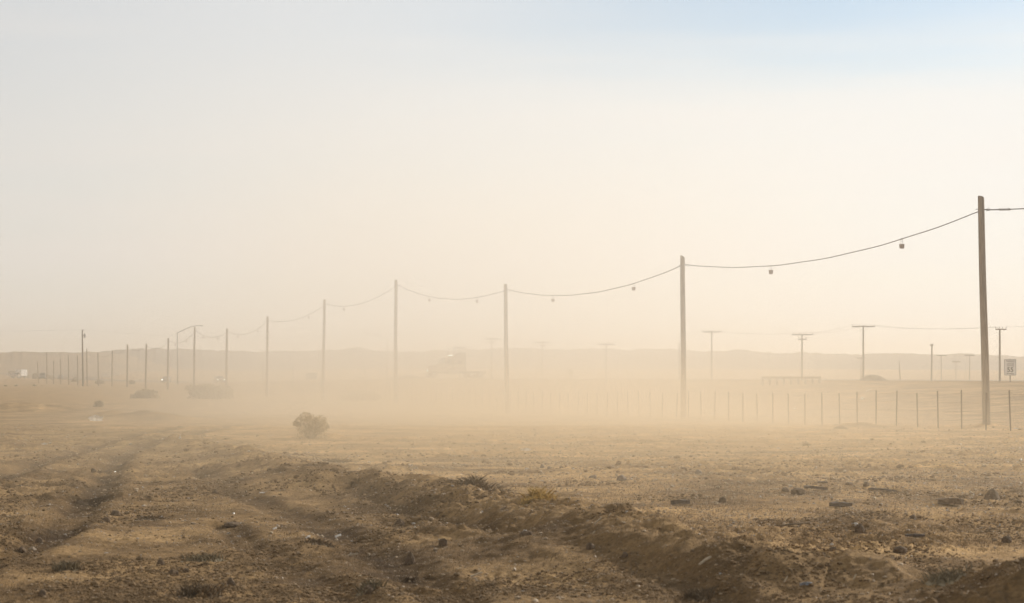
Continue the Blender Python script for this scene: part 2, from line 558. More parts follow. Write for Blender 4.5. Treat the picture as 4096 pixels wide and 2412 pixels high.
def ridge(name, skyline, D, front, back, seed, m=None):
    px = np.arange(skyline[0][0], skyline[-1][0] + 1, 4.0)
    sy = np.interp(px, [p[0] for p in skyline], [p[1] for p in skyline])
    sy = sy + 7.5 * fbm(px / 70, px * 0, seed, 4, .6) - 4.0 * np.maximum(0, fbm(px / 13, px * 0 + 5, seed + 9, 2))
    X = (px - 2048) / F * D
    top = EYE + (HZ - sy) / F * D
    prof = np.linspace(-1, 1, 41)
    V = []
    for s in prof:
        yy = D + (front * s if s < 0 else back * s)
        sc = yy / D if s < 0 else 1.0
        shape = (1 - abs(s)) ** 1.25 if s < 0 else 1 - s * s
        gx = X * sc
        low = np.interp(yy, BASE_D, BASE_Z) - 1.5
        gul = 1 + (.16 * fbm(gx / 22 + s * 1.5, np.full_like(gx, yy / 60), seed + 3, 4) if s < 0 else 0) * (4 * abs(s) * (1 - abs(s)))
        V.append(np.stack([gx, np.full_like(gx, yy), low + (top - low) * shape * gul], -1))
    V = np.concatenate(V)
    o = np_mesh(name, V, grid_faces(41, len(px)), m or M_HILL)
    return tag(o, kind='structure')
HILLS = [(-1500, 1440), (300, 1432), (385, 1420), (405, 1404), (470, 1396), (520, 1395), (600, 1395), (660, 1393), (720, 1394), (760, 1398), (830, 1400), (905, 1403), (970, 1407),
         (1000, 1409), (1080, 1405), (1200, 1405), (1290, 1400), (1340, 1398), (1380, 1400), (1420, 1391), (1440, 1390), (1470, 1397), (1510, 1403), (1535, 1399), (1600, 1408),
         (1660, 1408), (1720, 1403), (1760, 1404), (1800, 1407), (1845, 1398), (1865, 1396), (1890, 1402), (1950, 1398), (2020, 1395), (2100, 1393), (2170, 1396), (2260, 1399),
         (2350, 1398), (2420, 1394), (2500, 1398), (2560, 1397), (2620, 1394), (2680, 1394), (2740, 1400), (2800, 1403), (2850, 1406), (2900, 1407), (2950, 1402), (3000, 1401),
         (3060, 1410), (3100, 1412), (3200, 1412), (3300, 1413), (3400, 1416), (3500, 1418), (3560, 1411), (3650, 1416), (3720, 1416), (3800, 1420), (3860, 1417), (3960, 1424),
         (4040, 1425), (4096, 1429), (5600, 1440)]
ridge('hills', HILLS, 1250, 330, 200, 101)
ridge('hills_near_plain', [(-1500, 1400), (-500, 1404), (0, 1408), (160, 1411), (330, 1412), (400, 1413), (470, 1424), (700, 1462), (1000, 1500)], 1060, 190, 160, 131, M_SLOPE).name = 'low_hills'

def road_strip(name, off0, off1, lift, m):
    P = []
    pts = []
    for i in range(len(ROAD) - 1):
        for k in range(12):
            t = k / 12
            pts.append((ROAD[i][0] * (1 - t) + ROAD[i + 1][0] * t, ROAD[i][1] * (1 - t) + ROAD[i + 1][1] * t, ROAD_Z[i] * (1 - t) + ROAD_Z[i + 1] * t))
    pts = np.array(pts)
    for _ in range(6):
        pts[1:-1] = .25 * pts[:-2] + .5 * pts[1:-1] + .25 * pts[2:]
    V = []
    for i in range(len(pts)):
        a, b = pts[max(0, i - 1)], pts[min(len(pts) - 1, i + 1)]
        t = (b - a)[:2]
        t = t / np.linalg.norm(t)
        nrm = np.array([-t[1], t[0]])
        for o in (off0, off1):
            V.append((pts[i][0] + nrm[0] * o, pts[i][1] + nrm[1] * o, pts[i][2] + lift))
    o = np_mesh(name, np.array(V), grid_faces(len(pts), 2), m, False)
    return tag(o, kind='structure')
road_strip('road', -4.8, 4.8, .03, M_ASPH)
road_strip('edge_line', 4.25, 4.40, .036, M_LINE)
road_strip('far_edge_line', -4.40, -4.25, .036, M_LINE).name = 'edge_line'

# ------------------------------------------------------------------ the row of poles with its cable
def dpole(px):
    return 73.4 * 4383 / (px + 450)
# base px x, top px (x, y)
POLES = [(6592, 6540, 350), (3945, 3924, 789), (2733.6, 2730, 1027), (2029, 2022, 1138), (1582, 1584, 1121), (1291, 1298, 1199), (1067, 1070, 1267), (905, 908, 1315),
         (775, 779, 1310), (671, 673, 1354), (583, 585, 1376), (509, 510, 1379), (448, 449, 1400), (394, 392, 1411), (349, 347, 1395), (312, 310, 1422), (276, 273, 1422),
         (243, 243, 1437), (215, 215, 1442), (188, 187, 1408), (156, 149, 1446)]
ORD = ['zeroth', 'first', 'second', 'third', 'fourth', 'fifth', 'sixth', 'seventh', 'eighth', 'ninth', 'tenth', 'eleventh', 'twelfth', 'thirteenth', 'fourteenth', 'fifteenth',
       'sixteenth', 'seventeenth', 'eighteenth', 'nineteenth', 'twentieth']
def pole_mesh(axis_top, r0, r1, cut, seed):
    rnd = random.Random(seed)
    mb = MB()
    n = 20
    vs, fs = [], []
    NR = 14
    sink = .4
    ph = [rnd.uniform(0, 6) for _ in range(3)]
    for i in range(NR + 1):
        t = i / NR
        c = Vector((axis_top.x * t, axis_top.y * t, -sink + (axis_top.z + sink) * t))
        c.x += .012 * math.sin(5 * t + ph[0]) * math.sin(math.pi * t)
        r = r0 + (r1 - r0) * t
        for k in range(n):
            a = 2 * math.pi * k / n
            rr = r * (1 + .025 * math.sin(2 * a + ph[1]) + .015 * math.sin(5 * a + ph[2] + 3 * t))
            z = c.z + (cut * math.cos(a) * r1 / r1 * -1 if i == NR else 0)
            vs.append((c.x + rr * math.cos(a), c.y + rr * math.sin(a), z))
    for i in range(NR):
        for k in range(n):
            k2 = (k + 1) % n
            fs.append((i * n + k, i * n + k2, (i + 1) * n + k2, (i + 1) * n + k))
    # rounded, weather-worn top
    b0 = NR * n
    topc = Vector(axis_top)
    for q, (kr, kz) in enumerate(((.9, .022), (.6, .040), (.25, .046))):
        for k in range(n):
            a = 2 * math.pi * k / n
            vs.append((topc.x + r1 * kr * math.cos(a), topc.y + r1 * kr * math.sin(a), topc.z - cut * kr * math.cos(a) + kz))
        for k in range(n):
            k2 = (k + 1) % n
            fs.append((b0 + q * n + k, b0 + q * n + k2, b0 + (q + 1) * n + k2, b0 + (q + 1) * n + k))
    fs.append(tuple(b0 + 3 * n + k for k in range(n)))
    fs.append(tuple(range(n))[::-1])
    mb.add(vs, fs)
    return mb
pole_d, pole_base, pole_top = [], [], []
near_names = {1: 'thick dark weathered pole standing nearest, beside the right edge of the photo', 0: 'weathered wooden pole outside the right of the frame holding the nearest cable',
              2: 'second wooden pole from the right, slanted top, tan and half faded by dust', 19: 'thicker far pole standing left of the pole carrying the transformer',
              20: 'leftmost far pole of the row, leaning over to the left'}
for i, (bx, tx, ty) in enumerate(POLES):
    d = dpole(bx)
    b = on_ground(bx, d)
    tp = at(tx, ty, d)
    if i == 0:
        tp = Vector((b.x - .15, b.y, b.z + 8.0))
    label = near_names.get(i, ORD[i] + ' wooden pole from the right in the long dusty row of cable poles')
    t = thing('wooden_pole', label, 'pole', b, 0, 'wooden poles carrying the sagging cable')
    ax = tp - b
    sc = 1.0 if i < 12 else .8
    cut = {1: .03, 2: .055, 0: .02}.get(i, .02)
    pole_mesh(ax, .147 * sc, .113 * sc, cut, i).build('shaft', M_WOOD, t, smooth=True)
    pole_d.append(d); pole_base.append(b); pole_top.append(tp)
    if i <= 11:
        h = MB()
        h.tube([(ax.x - .19, ax.y + .02, ax.z - .42), (ax.x + .22, ax.y - .02, ax.z - .42)], .012, 6)
        pts = [(ax.x + .26 + .045 * math.cos(a), ax.y - .02, ax.z - .42 + .045 * math.sin(a)) for a in np.linspace(0, 2 * math.pi, 11)]
        h.tube(pts, .010, 5, cap=False)
        h.build('eye_bolt', M_GALV, t, smooth=True)

# cable attachments (pixel rows): left side of pole, right side of pole
ATT = {1: (846, 838), 2: (1063, 1057), 3: (1162, 1157), 4: (1146, 1138), 5: (1223, 1215), 6: (1286, 1281), 7: (1331, 1325), 8: (1329, 1321), 9: (1370, 1362), 10: (1389, 1383), 11: (1391, 1387), 12: (1412, 1410), 13: (1424, 1421), 14: (1409, 1405)}
# lowest/passing point of each span between pole i and i+1
LOW = {1: (3085, 1063), 2: (2212, 1182), 3: (1824, 1197), 4: (1377, 1225), 5: (1134, 1286.5), 6: (952, 1338), 7: (848, 1349), 8: (704, 1372), 9: (621, 1395), 10: (546, 1403), 11: (478, 1412), 12: (420, 1428), 13: (370, 1425)}
def seg_t(A, B, px):
    s = (px - 2048) / F
    # account for the camera tilt: x/d along the ray is constant enough at these small angles
    return (A.x - s * A.y) / ((A.x - B.x) + s * (B.y - A.y))
SPANS = {}
span_lbl = {0: 'cable running off the right edge from the nearest pole', 1: 'long sagging cable between the nearest pole and the second pole'}
for i in range(0, 14):
    if i == 0:
        A = Vector((pole_top[0].x, pole_top[0].y, pole_top[0].z - .42))
        B = at(3924 + 14, ATT[1][1], pole_d[1])
        sag = .55
    else:
        A = at(POLES[i][1] - 8 * 73 / pole_d[i], ATT[i][0], pole_d[i])
        B = at(POLES[i + 1][1] + 8 * 73 / pole_d[i + 1], ATT[i + 1][1], pole_d[i + 1])
        lx, ly = LOW[i]
        t = seg_t(A, B, lx)
        dd = A.y + (B.y - A.y) * t
        z = at(lx, ly, dd).z
        sag = (A.z + (B.z - A.z) * t - z) / (4 * t * (1 - t))
    SPANS[i] = (A, B, sag)
    n = 40
    pts = []
    for k in range(n + 1):
        t = k / n
        p = A.lerp(B, t)
        p.z -= 4 * sag * t * (1 - t)
        p.z += .008 * math.sin(37 * t + i)
        pts.append(p)
    mb = MB()
    mb.tube([p - A for p in pts], .017 if i < 2 else .022, 6)
    lab = span_lbl.get(i, 'sagging cable between the %s and %s wooden poles from the right' % (ORD[i], ORD[i + 1]))
    o = mb.build('sagging_cable', M_CABLE, None, smooth=True, loc=A)
    tag(o, lab, 'cable', 'sagging cables between the wooden poles')
    if i == 0:      # turnbuckle and wrapped tail close to the nearest pole
        q = thing('turnbuckle', 'small open turnbuckle in the cable right of the nearest pole', 'turnbuckle', B)
        def cp(t):
            t = 1 - t
            p = A.lerp(B, t); p.z -= 4 * sag * t * (1 - t)
            return p - B
        fr = MB()
        a, b2 = cp(.035), cp(.062)
        up = Vector((0, 0, .035))
        fr.tube([a + up * .2, a.lerp(b2, .1) + up, a.lerp(b2, .9) + up, b2 + up * .2], .007, 5)
        fr.tube([a - up * .2, a.lerp(b2, .1) - up, a.lerp(b2, .9) - up, b2 - up * .2], .009, 5)
        fr.build('frame', M_GALV, q, smooth=True)
        for s in (cp(.037), cp(.06)):
            e = MB()
            e.tube([s + Vector((.04 * math.cos(w), 0, .032 * math.sin(w))) for w in np.linspace(0, 2 * math.pi, 9)], .008, 5, cap=False)
            e.build('eye', M_GALV, q, smooth=True)
        w = MB()
        w.tube([cp(.004) + Vector((0, 0, -.05)), cp(.014) + Vector((0, 0, -.02)), cp(.035) + Vector((0, 0, -.02))], .010, 5)
        w.build('wire_tail', M_CABLE, q, smooth=True)

# ------------------------------------------------------------------ buckets hanging on the cable
def bucket_parts():
    b = MB()
    b.lathe((0, 0, -.355), [(.001, 0), (.080, 0), (.083, .004), (.100, .150), (.104, .150), (.104, .165), (.097, .165), (.095, .150), (.078, .012), (.001, .012)], 18)
    h = MB()
    for s in (-1, 1):
        h.tube([(s * .031, 0, .012), (s * .036, 0, -.09), (s * .036, 0, -.195)], .008, 5)
    h.box((0, 0, -.197), (.19, .012, .006))
    c = MB()
    c.tube([(.034 * math.cos(a), .0, .004 + .026 * math.sin(a)) for a in np.linspace(0, 2 * math.pi, 11)], .009, 6, cap=False)
    return b, h, c
proto = None
BUCKETS = [(1, 3610, 'bucket hanging from the cable closest to the nearest pole'), (1, 3085, 'bucket hanging near the low point of the nearest long cable span'),
           (2, 2535, 'bucket hanging just left of the second pole from the right'), (2, 2212, 'bucket hanging just right of the third pole from the right'),
           (3, 1908, 'bucket hanging left of the third pole, right of its span middle'), (3, 1716, 'bucket hanging right of the fourth pole, left of its span middle'),
           (4, 1375, 'only bucket hanging between the fourth and fifth poles from the right'), (5, 1235, 'only bucket hanging between the fifth and sixth poles from the right'),
           (6, 1031, 'right bucket of the pair between the sixth and seventh poles'), (6, 952, 'left bucket of the pair between the sixth and seventh poles'),
           (7, 870, 'right bucket of the pair between the seventh and eighth poles'), (7, 813, 'left bucket of the pair between the seventh and eighth poles'),
           (8, 746, 'right bucket of the far pair behind the street lamp with tall arm'), (8, 702, 'left bucket of the far pair behind the street lamp with tall arm')]
for sp, px, lab in BUCKETS:
    A, B, sag = SPANS[sp]
    t = seg_t(A, B, px)
    p = A.lerp(B, t)
    p.z -= 4 * sag * t * (1 - t)
    lab = 'small ' + lab
    if proto is None:
        r = thing('hanging_bucket', lab, 'bucket', p, .15, 'buckets hanging from the cable')
        b, h, c = bucket_parts()
        b.build('pail', M_BUCKET, r, smooth=False)
        h.build('hanger', M_GALV, r)
        c.build('clip', M_GALV, r)
        proto = r
    else:
        r = proto.copy()
        COL.objects.link(r)
        r.location = p
        r['label'] = lab
        for ch in proto.children:
            q = ch.copy()
            COL.objects.link(q)
            q.parent = r
        r.rotation_euler = (0, 0, random.Random(px).uniform(-.6, .6))

# ------------------------------------------------------------------ wire fence behind the poles
fence = thing('wire_fence', 'long low wire fence on thin steel posts running behind the wooden poles', 'fence')
FPX = [4039, 3941, 3844, 3750, 3668, 3583, 3502, 3427, 3357, 3286, 3219, 3153, 3089, 3028, 2970, 2913.5, 2857, 2804, 2752, 2704.5, 2648, 2601, 2556, 2512, 2469.5, 2428, 2388, 2349, 2312, 2274, 2237,
       2202, 2168.5, 2136, 2103, 2072, 2041, 2014, 1985, 1957, 1930, 1904]
def dfence(px):
    return 275900 / (px + 10)
fpts = []
for px in (4380, 4262, 4148):
    fpts.append((px, dfence(px)))
for px in FPX:
    fpts.append((px, dfence(px)))
A0, A1 = at(3844, HZ, dfence(3844)), at(1904, HZ, dfence(1904))
dirv = (A1 - A0).normalized()
p = at(1904, HZ, dfence(1904))
rnd = random.Random(4)
FP = [Vector(((px - 2048) / F * d, d, 0)) for px, d in fpts]
while len(FP) < 96:
    FP.append(FP[-1] + dirv * 1.92)
tops = []
def tpost(h):
    mb = MB()
    mb.box((0, 0, h / 2 - .2), (.05, .009, h + .4))
    mb.box((0, .022, h / 2 - .2), (.009, .036, h + .4))
    for k in range(int(h / .12)):
        mb.box((0, -.008, .2 + k * .12), (.014, .008, .02))
    return mb
pm = tpost(1.25).build('fence_post', M_STEEL, fence)
for i, q in enumerate(FP):
    q.z = gz(q.x, q.y)
    o = pm if i == 0 else pm.copy()
    if i:
        COL.objects.link(o)
        o.parent = fence
    o.location = q
    o.rotation_euler = (rnd.uniform(-.02, .02), rnd.uniform(-.025, .025) + (.06 if i == 22 else 0), rnd.uniform(-.3, .3) + .25)
    o.scale = (1.0, 1, rnd.uniform(.97, 1.07))
for h in (1.2, .9, .6, .3):
    mb = MB()
    P = []
    for i, q in enumerate(FP):
        P.append(q + Vector((0, -.012, h)))
        if i < len(FP) - 1:
            m = (q + FP[i + 1]) / 2
            P.append(Vector((m.x, m.y, m.z + h - .025)))
    mb.tube(P, .0035, 4)
    mb.build('fence_wire', M_STEEL, fence)

# ------------------------------------------------------------------ utility poles beyond the road
def upole(label, px, d, top, arms=(), r=.15, lean=0, extras=None, group='utility poles beyond the road', yaw=0, name='utility_pole', basepx=None):
    b = on_ground(basepx or px, d)
    tp = at(px, top, d)
    t = thing(name, label, 'utility pole', b, 0, group)
    ax = tp - b
    mb = MB()
    mb.tube([(0, 0, -.3), ax * .33, ax * .66, ax], [r, r * .9, r * .8, r * .7], 12)
    mb.build('shaft', M_CREO, t, smooth=True)
    ends = []
    k = d / F
    for (y, x0, x1, ins, brace) in arms:
        z = at(px, y, d).z - b.z
        xc = ax.x
        a0, a1 = (x0 - px) * k + xc, (x1 - px) * k + xc
        rot = Matrix.Rotation(yaw, 3, 'Z')
        m = MB()
        m.box((((a0 + a1) / 2), -.0 - r, z), (abs(a1 - a0), .13, .15 + max(0, d - 300) * .0006))
        arm = m.build('crossarm', M_CREO, t)
        for q in range(ins):
            xi = a0 + (a1 - a0) * (.02 + .96 * q / max(1, ins - 1))
            n = MB()
            n.lathe((xi, -r, z + .06), [(.015, 0), (.015, .09), (.05, .09), (.055, .14), (.03, .19), (.045, .20), (.035, .25), (.01, .27)], 8)
            n.build('insulator', M_INSUL, arm)
            ends.append(b + Vector((xi, -r, z + .3)))
        if brace:
            for s in (-1, 1):
                n = MB()
                n.tube([(xc + s * .75, -r - .06, z - .05), (xc, -r - .02, z - .75)], .022, 5)
                n.build('brace', M_GALV, t)
    return t, ends, b, ax
G = 'utility poles beyond the road'
U = {}
U['c8'] = upole('dark utility pole standing just right of the nearest wooden pole', 3999, 250, 1315, [(1317.5, 3981, 4024, 4, False)])
U['c7'] = upole('tallest crossarm utility pole standing in the dirt heap beyond the road', 3453, 290, 1301, [(1306.5, 3408, 3498, 4, True)])
U['c6'] = upole('crossarm utility pole with a second short arm, above the guard rail', 3208, 311, 1336, [(1339, 3168.5, 3251.5, 4, True), (1357.5, 3193, 3226, 2, False)])
U['c5'] = upole('crossarm utility pole just right of the second wooden pole', 2847, 349, 1324, [(1327.5, 2810, 2884, 4, True)])
U['c4'] = upole('faded crossarm utility pole midway between the second and third wooden poles', 2425, 403, 1374, [(1377.5, 2393, 2458, 3, False)])
U['c3'] = upole('faded crossarm utility pole right of the third wooden pole, with small lower arm', 2169, 453, 1367, [(1370, 2142, 2199, 3, False), (1383, 2160, 2181, 2, False)])
U['c2'] = upole('faded crossarm utility pole left of the third wooden pole', 1967, 487, 1353, [(1356, 1940, 1993, 3, False), (1369, 1955, 1977, 2, False)])
U['c1'] = upole('very faint crossarm utility pole rising behind the truck', 1839, 540, 1388, [(1391.5, 1813, 1862, 3, False)])
upole('armless utility pole between the dirt heap and the nearest wooden pole', 3728, 350, 1376, [(1381, 3720, 3732, 2, False)], basepx=3725)
upole('small far T-shaped pole next to the armless utility pole', 3765, 600, 1420, [(1421.5, 3745, 3786, 2, False)], r=.13)
upole('faintest small far pole between two T-shaped poles', 3824, 720, 1445, [(1447, 3808, 3840, 2, False)], r=.13)
upole('small far T-shaped pole closest to the left of the nearest wooden pole', 3879, 600, 1420, [(1421.5, 3858, 3898, 2, False)], r=.14)
upole('crooked bare pole leaning left beside the dirt heap', 3597, 430, 1442, r=.12, basepx=3602)
upole('smaller T-shaped pole immediately behind the tallest crossarm pole', 3444, 560, 1431, [(1433, 3427, 3462, 2, False)], r=.14)
upole('small-topped utility pole immediately left of the second wooden pole', 2717, 380, 1373, [(1376, 2711, 2724, 2, False)], r=.15)
upole('thin bare pole right of the faded crossarm pole in the dust', 2471, 480, 1436, r=.10, basepx=2473)
upole('thin T-shaped pole far left of the truck', 1633, 600, 1432, [(1434, 1618, 1648, 2, False)], r=.10)
upole('thin bare pole left of the right-hand street lamp', 1461, 560, 1416, r=.10)
upole('thin bare pole just left of the dark billboard', 1172, 560, 1442, r=.10)
upole('thin bare pole left of the fifth wooden pole, half lost in dust', 1052, 560, 1446, r=.10)
# pole with transformer on the far left
t, e, b, ax = upole('far left utility pole carrying a grey transformer can', 329, 400, 1319, [], r=.17, basepx=332)
m = MB()
m.lathe((ax.x + .47, -.02, ax.z - 1.5), [(.05, 0), (.19, .02), (.20, .1), (.20, .62), (.17, .68), (.05, .70)], 14)
tr = m.build('transformer', M_GALV, t, smooth=True)
m = MB()
m.lathe((ax.x + .47, -.02, ax.z - .8), [(.03, 0), (.045, .05), (.03, .1), (.04, .15), (.02, .24)], 8)
m.build('bushing', M_INSUL, tr)
m = MB()
m.box((ax.x + .2, -.02, ax.z - 1.1), (.3, .06, .08))
m.box((ax.x + .12, -.02, ax.z - .12), (.4, .08, .08))
m.build('bracket', M_GALV, t)
m = MB()
m.lathe((ax.x + .30, -.02, ax.z - .07), [(.03, 0), (.05, .06), (.03, .12), (.04, .18), (.01, .22)], 8)
m.build('insulator', M_INSUL, t)
tx_top = b + ax
def wire(A, B, sag, label, r=.012):
    mb = MB()
    mb.tube([A.lerp(B, k / 24) - A - Vector((0, 0, 4 * sag * (k / 24) * (1 - k / 24))) for k in range(25)], r, 5)
    o = mb.build('power_line', M_CABLE, None, loc=A)
    return tag(o, label, 'wire', 'power lines between the utility poles')
keys = ['c8', 'c7', 'c6', 'c5', 'c4', 'c3', 'c2', 'c1']
nm = ['the rightmost utility pole going left', 'the tallest crossarm pole going left', 'the double-armed pole above the guard rail, going left', 'the crossarm pole right of the second wooden pole, going left', 'the faded pole between the second and third wooden poles, going left',
      'the faded pole right of the third wooden pole, going left', 'the faded pole left of the third wooden pole, going left', 'the faint pole behind the truck']
for i in range(len(keys) - 1):
    ea, eb = U[keys[i]][1], U[keys[i + 1]][1]
    for j, w in ((0, 'left'), (min(len(ea), len(eb), 3) - 1, 'right')):
        wire(ea[j], eb[j], .42, '%s power line of %s' % (w, nm[i]), .011)
wire(U['c8'][1][3], U['c8'][1][3] + Vector((14, -60, .8)), .6, 'power line running off the right edge from the rightmost utility pole')
wire(tx_top, tx_top + Vector((-60, -2, .3)), .5, 'thin power line running off the left edge from the transformer pole')
wire(tx_top, tx_top + Vector((62, 40, .4)), 1.4, 'thin power line running right into the dust from the transformer pole')

# ------------------------------------------------------------------ street lamps
def street_lamp(label, px, d, top, arm_px, basepx):
    b = on_ground(basepx, d)
    t = thing('street_lamp', label, 'street lamp', b, 0, 'street lamps along the road')
    ax = at(px, top, d) - b
    m = MB()
    m.tube([(0, 0, -.2), ax * .5, ax], [.13, .11, .09], 10)
    m.lathe((0, 0, -.1), [(.22, 0), (.22, .25), (.13, .35)], 10)
    m.build('post', M_LAMP, t, smooth=True)
    P = [at(x, y, d) - b for x, y in arm_px]
    m = MB()
    m.tube(P, [.08] * (len(P) - 1) + [.06], 8)
    arm = m.build('arm', M_LAMP, t, smooth=True)
    e = P[-1]
    s = 1 if P[-1].x > P[0].x else -1
    m = MB()
    m.lathe(e + Vector((-s * .1, 0, -.02)), [(.04, 0), (.10, s * .12), (.13, s * .4), (.10, s * .62), (.03, s * .7)], 10, 'X')
    m.build('lamp_head', M_LAMP, arm, smooth=True)
street_lamp('curved-arm street lamp reaching right over the far left poles', 709, 380, 1331, [(709, 1331), (718, 1328), (740, 1317), (762, 1308), (778, 1304), (790, 1303), (800, 1302.5)], 711)
street_lamp('faint curved-arm street lamp reaching left, beside the fourth wooden pole', 1550, 480, 1360, [(1550, 1360), (1540, 1355), (1520, 1346), (1500, 1338), (1480, 1334), (1462, 1332.5)], 1549)

# ------------------------------------------------------------------ speed limit sign
def text_mesh(txt, size, x, z, parent, bold=0):
    c = bpy.data.curves.new('lettering', 'FONT')
    c.body = txt
    c.size = size
    c.align_x = 'CENTER'
    c.extrude = .002
    c.offset = bold
    o = bpy.data.objects.new('lettering', c)
    COL.objects.link(o)
    me = bpy.data.meshes.new_from_object(o.evaluated_get(bpy.context.evaluated_depsgraph_get()))
    bpy.data.objects.remove(o)
    me.materials.clear()
    me.materials.append(M_BLACK)
    o = bpy.data.objects.new('lettering', me)
    COL.objects.link(o)
    o.parent = parent
    o.rotation_euler = (R(90), 0, 0)
    o.location = (x, -.045, z)
    return o
ds = 162.0
sb = at(4041, 1521, ds)
sb.z = min(sb.z, gz(sb.x, sb.y) + .3)
zs = lambda y: at(4041, y, ds).z - sb.z
sg = thing('speed_limit_sign', 'white speed limit sign reading 55 on a single post at the right edge', 'road sign', sb)
k = ds / F
m = MB()
m.box((0, .03, zs(1516) / 2 + zs(1450) / 2 - .3), (.07, .07, zs(1450) - zs(1516) + 1.2))
m.build('post', M_STEEL, sg)
zc, hw, hh = (zs(1437) + zs(1502)) / 2, 24.2 * k, (zs(1437) - zs(1502)) / 2
m = MB()
m.box((0, -.02, zc), (2 * hw, .02, 2 * hh))
pan = m.build('panel', M_SIGN, sg, bevel=.004)
m = MB()
bw = .022
for s in (-1, 1):
    m.box((s * (hw - .03), -.034, zc), (bw, .004, 2 * hh - .06))
    m.box((0, -.0345, zc + s * (hh - .03)), (2 * hw - .06, .004, bw))
m.build('border', M_BLACK, pan)
text_mesh('TRUCKS', .17, 0, zc + hh * .66, pan, .002)
text_mesh('VEHICLES', .125, 0, zc + hh * .36, pan, .002)
text_mesh('TOWING', .125, 0, zc + hh * .13, pan, .002)
text_mesh('55', .50, 0, zc - hh * .55, pan, .012)
text_mesh('MAXIMUM', .115, 0, zc - hh * .83, pan, .002)

# ------------------------------------------------------------------ vehicles
def wheel(parent, x, y, z, r, w):
    m = MB()
    m.lathe((x, y - w / 2, z), [(r * .55, 0), (r * .92, 0), (r, w * .2), (r, w * .8), (r * .92, w), (r * .55, w)], 18, 'Y')
    o = m.build('wheel', M_RUBBER, parent, smooth=False)
    m = MB()
    m.lathe((x, y - w / 2 - .01, z), [(r * .15, -.01), (r * .52, .03), (r * .55, w + .02), (r * .1, w + .03)], 14, 'Y')
    m.build('rim', M_CHROME, o)
def car(label, loc, rotz, body, head=None, tall=0.0, name='car', cat='car', L=4.6, group='vehicles coming along the far road'):
    t = thing(name, label, cat, loc, rotz, group)
    Wd = 1.85
    h = L / 2
    m = MB()
    prof = [(-h, .35), (-h + .05, .75), (-h + .15, .95 + tall * .6), (.9, .95 + tall * .3), (h - .35, .82 + tall * .3), (h - .05, .65), (h, .38), (h - .1, .28), (-h + .1, .28)]
    m.prism(prof, Wd)
    m.build('body', body, t, bevel=.05)
    m = MB()
    z0 = .94 + tall * .3
    cab = [(-h + .35, z0), (-h + .75 - tall * .8, 1.45 + tall), (.35, 1.47 + tall), (1.15, z0)]
    m.prism(cab, 1.5, [.86, .66, .66, .86])
    gl = m.build('windows', M_GLASS, t, bevel=.03)
    m = MB()
    m.box((-.35, 0, 1.475 + tall), (1.5 + tall, 1.28, .03))
    m.build('roof', body, t, bevel=.01)
    for x in (-h + .85, h - .85):
        for y in (-.78, .78):
            wheel(t, x, y, .33, .33, .2)
    for y in (-.66, .66):
        m = MB()
        m.lathe((h - .06, y, .66 + tall * .2), [(.06, 0), (.115, .03), (.115, .07), (.07, .1)], 12, 'X')
        m.build('headlight', head or M_CHROME, t)
    m = MB()
    m.box((h - .01, 0, .52), (.05, 1.1, .12))
    m.build('grille', M_BLACK, t)
    for s in (-1, 1):
        m = MB()
        m.box((.75, s * 1.02, 1.02 + tall * .3), (.12, .2, .14))
        m.build('mirror', body, t, bevel=.02)
    return t
def road_pt(px, d):
    p = on_ground(px, d)
    p.z += .03
    return p
def heading(p):
    d, par = poly_dist(np.array([p.x]), np.array([p.y]), ROAD)
    i = min(int(par[0]), len(ROAD) - 2)
    a, b = ROAD[i], ROAD[i + 1]
    return math.atan2(a[1] - b[1], a[0] - b[0])
p = road_pt(664.5, 526); car('dark car with two bright headlights near the far left poles', p, -math.pi / 2 + .02, M_CARDARK, M_HEAD)
p = road_pt(878, 452); car('faint car with dim headlights left of the seventh wooden pole', p, heading(p), M_CARTAN, M_DIM)
p = road_pt(170, 650); car('dark boxy vehicle, largest of the three on the far left road', p, heading(p), M_CARDARK, tall=.35, name='parked_van', cat='van', L=4.9)
p = road_pt(241, 760); car('dark sedan in the middle of the three vehicles far left', p, heading(p), M_CARDARK)
p = road_pt(303, 880); car('small greyish car, farthest of the three vehicles far left', p, heading(p), M_CARTAN)

# box truck on the plain, far left
p = ground_px(77, 1502)
if p.y > 900 or p.y < 600:
    p = on_ground(77, 780)
bt = thing('box_truck', 'pale box truck with a bright glinting edge at the far left', 'truck', p, -math.pi / 2 - .28, 'vehicles coming along the far road')
m = MB(); m.box((-1.4, 0, 2.15), (4.6, 2.5, 2.4)); m.build('cargo_box', M_WHITE, bt, bevel=.04)
m = MB(); m.prism([(1.0, .6), (1.0, 2.2), (1.9, 2.15), (2.3, 1.45), (3.2, 1.25), (3.3, .6)], 2.1); m.build('cab', M_TRUCK, bt, bevel=.05)
m = MB(); m.prism([(1.96, 2.08), (2.33, 1.5), (2.36, 1.52), (1.99, 2.10)], 1.8); m.build('windshield', M_GLASS, bt)
m = MB(); m.box((-.4, 0, .75), (6.6, 1.2, .25)); m.build('chassis', M_BLACK, bt)
for x in (-2.4, 2.4):
    for y in (-.95, .95):
        wheel(bt, x, y, .48, .48, .28)
for y in (-.8, .8):
    m = MB(); m.lathe((3.27, y, .95), [(.08, 0), (.14, .03), (.1, .08)], 10, 'X'); m.build('headlight', M_CHROME, bt)
for s in (-1, 1):
    m = MB(); m.box((2.1, s * 1.25, 1.7), (.12, .22, .4)); m.build('mirror', M_CHROME, bt, bevel=.02)
p = on_ground(50, 800)
tb = thing('parked_trailer', 'dark reddish trailer standing just left of the pale box truck', 'trailer', p, .3)
m = MB(); m.box((0, 0, 1.6), (3.0, 2.2, 2.0)); m.build('body', M_TRUCK, tb, bevel=.06)
m = MB(); m.box((2.0, 0, .55), (1.4, .15, .12)); m.build('hitch', M_BLACK, tb)
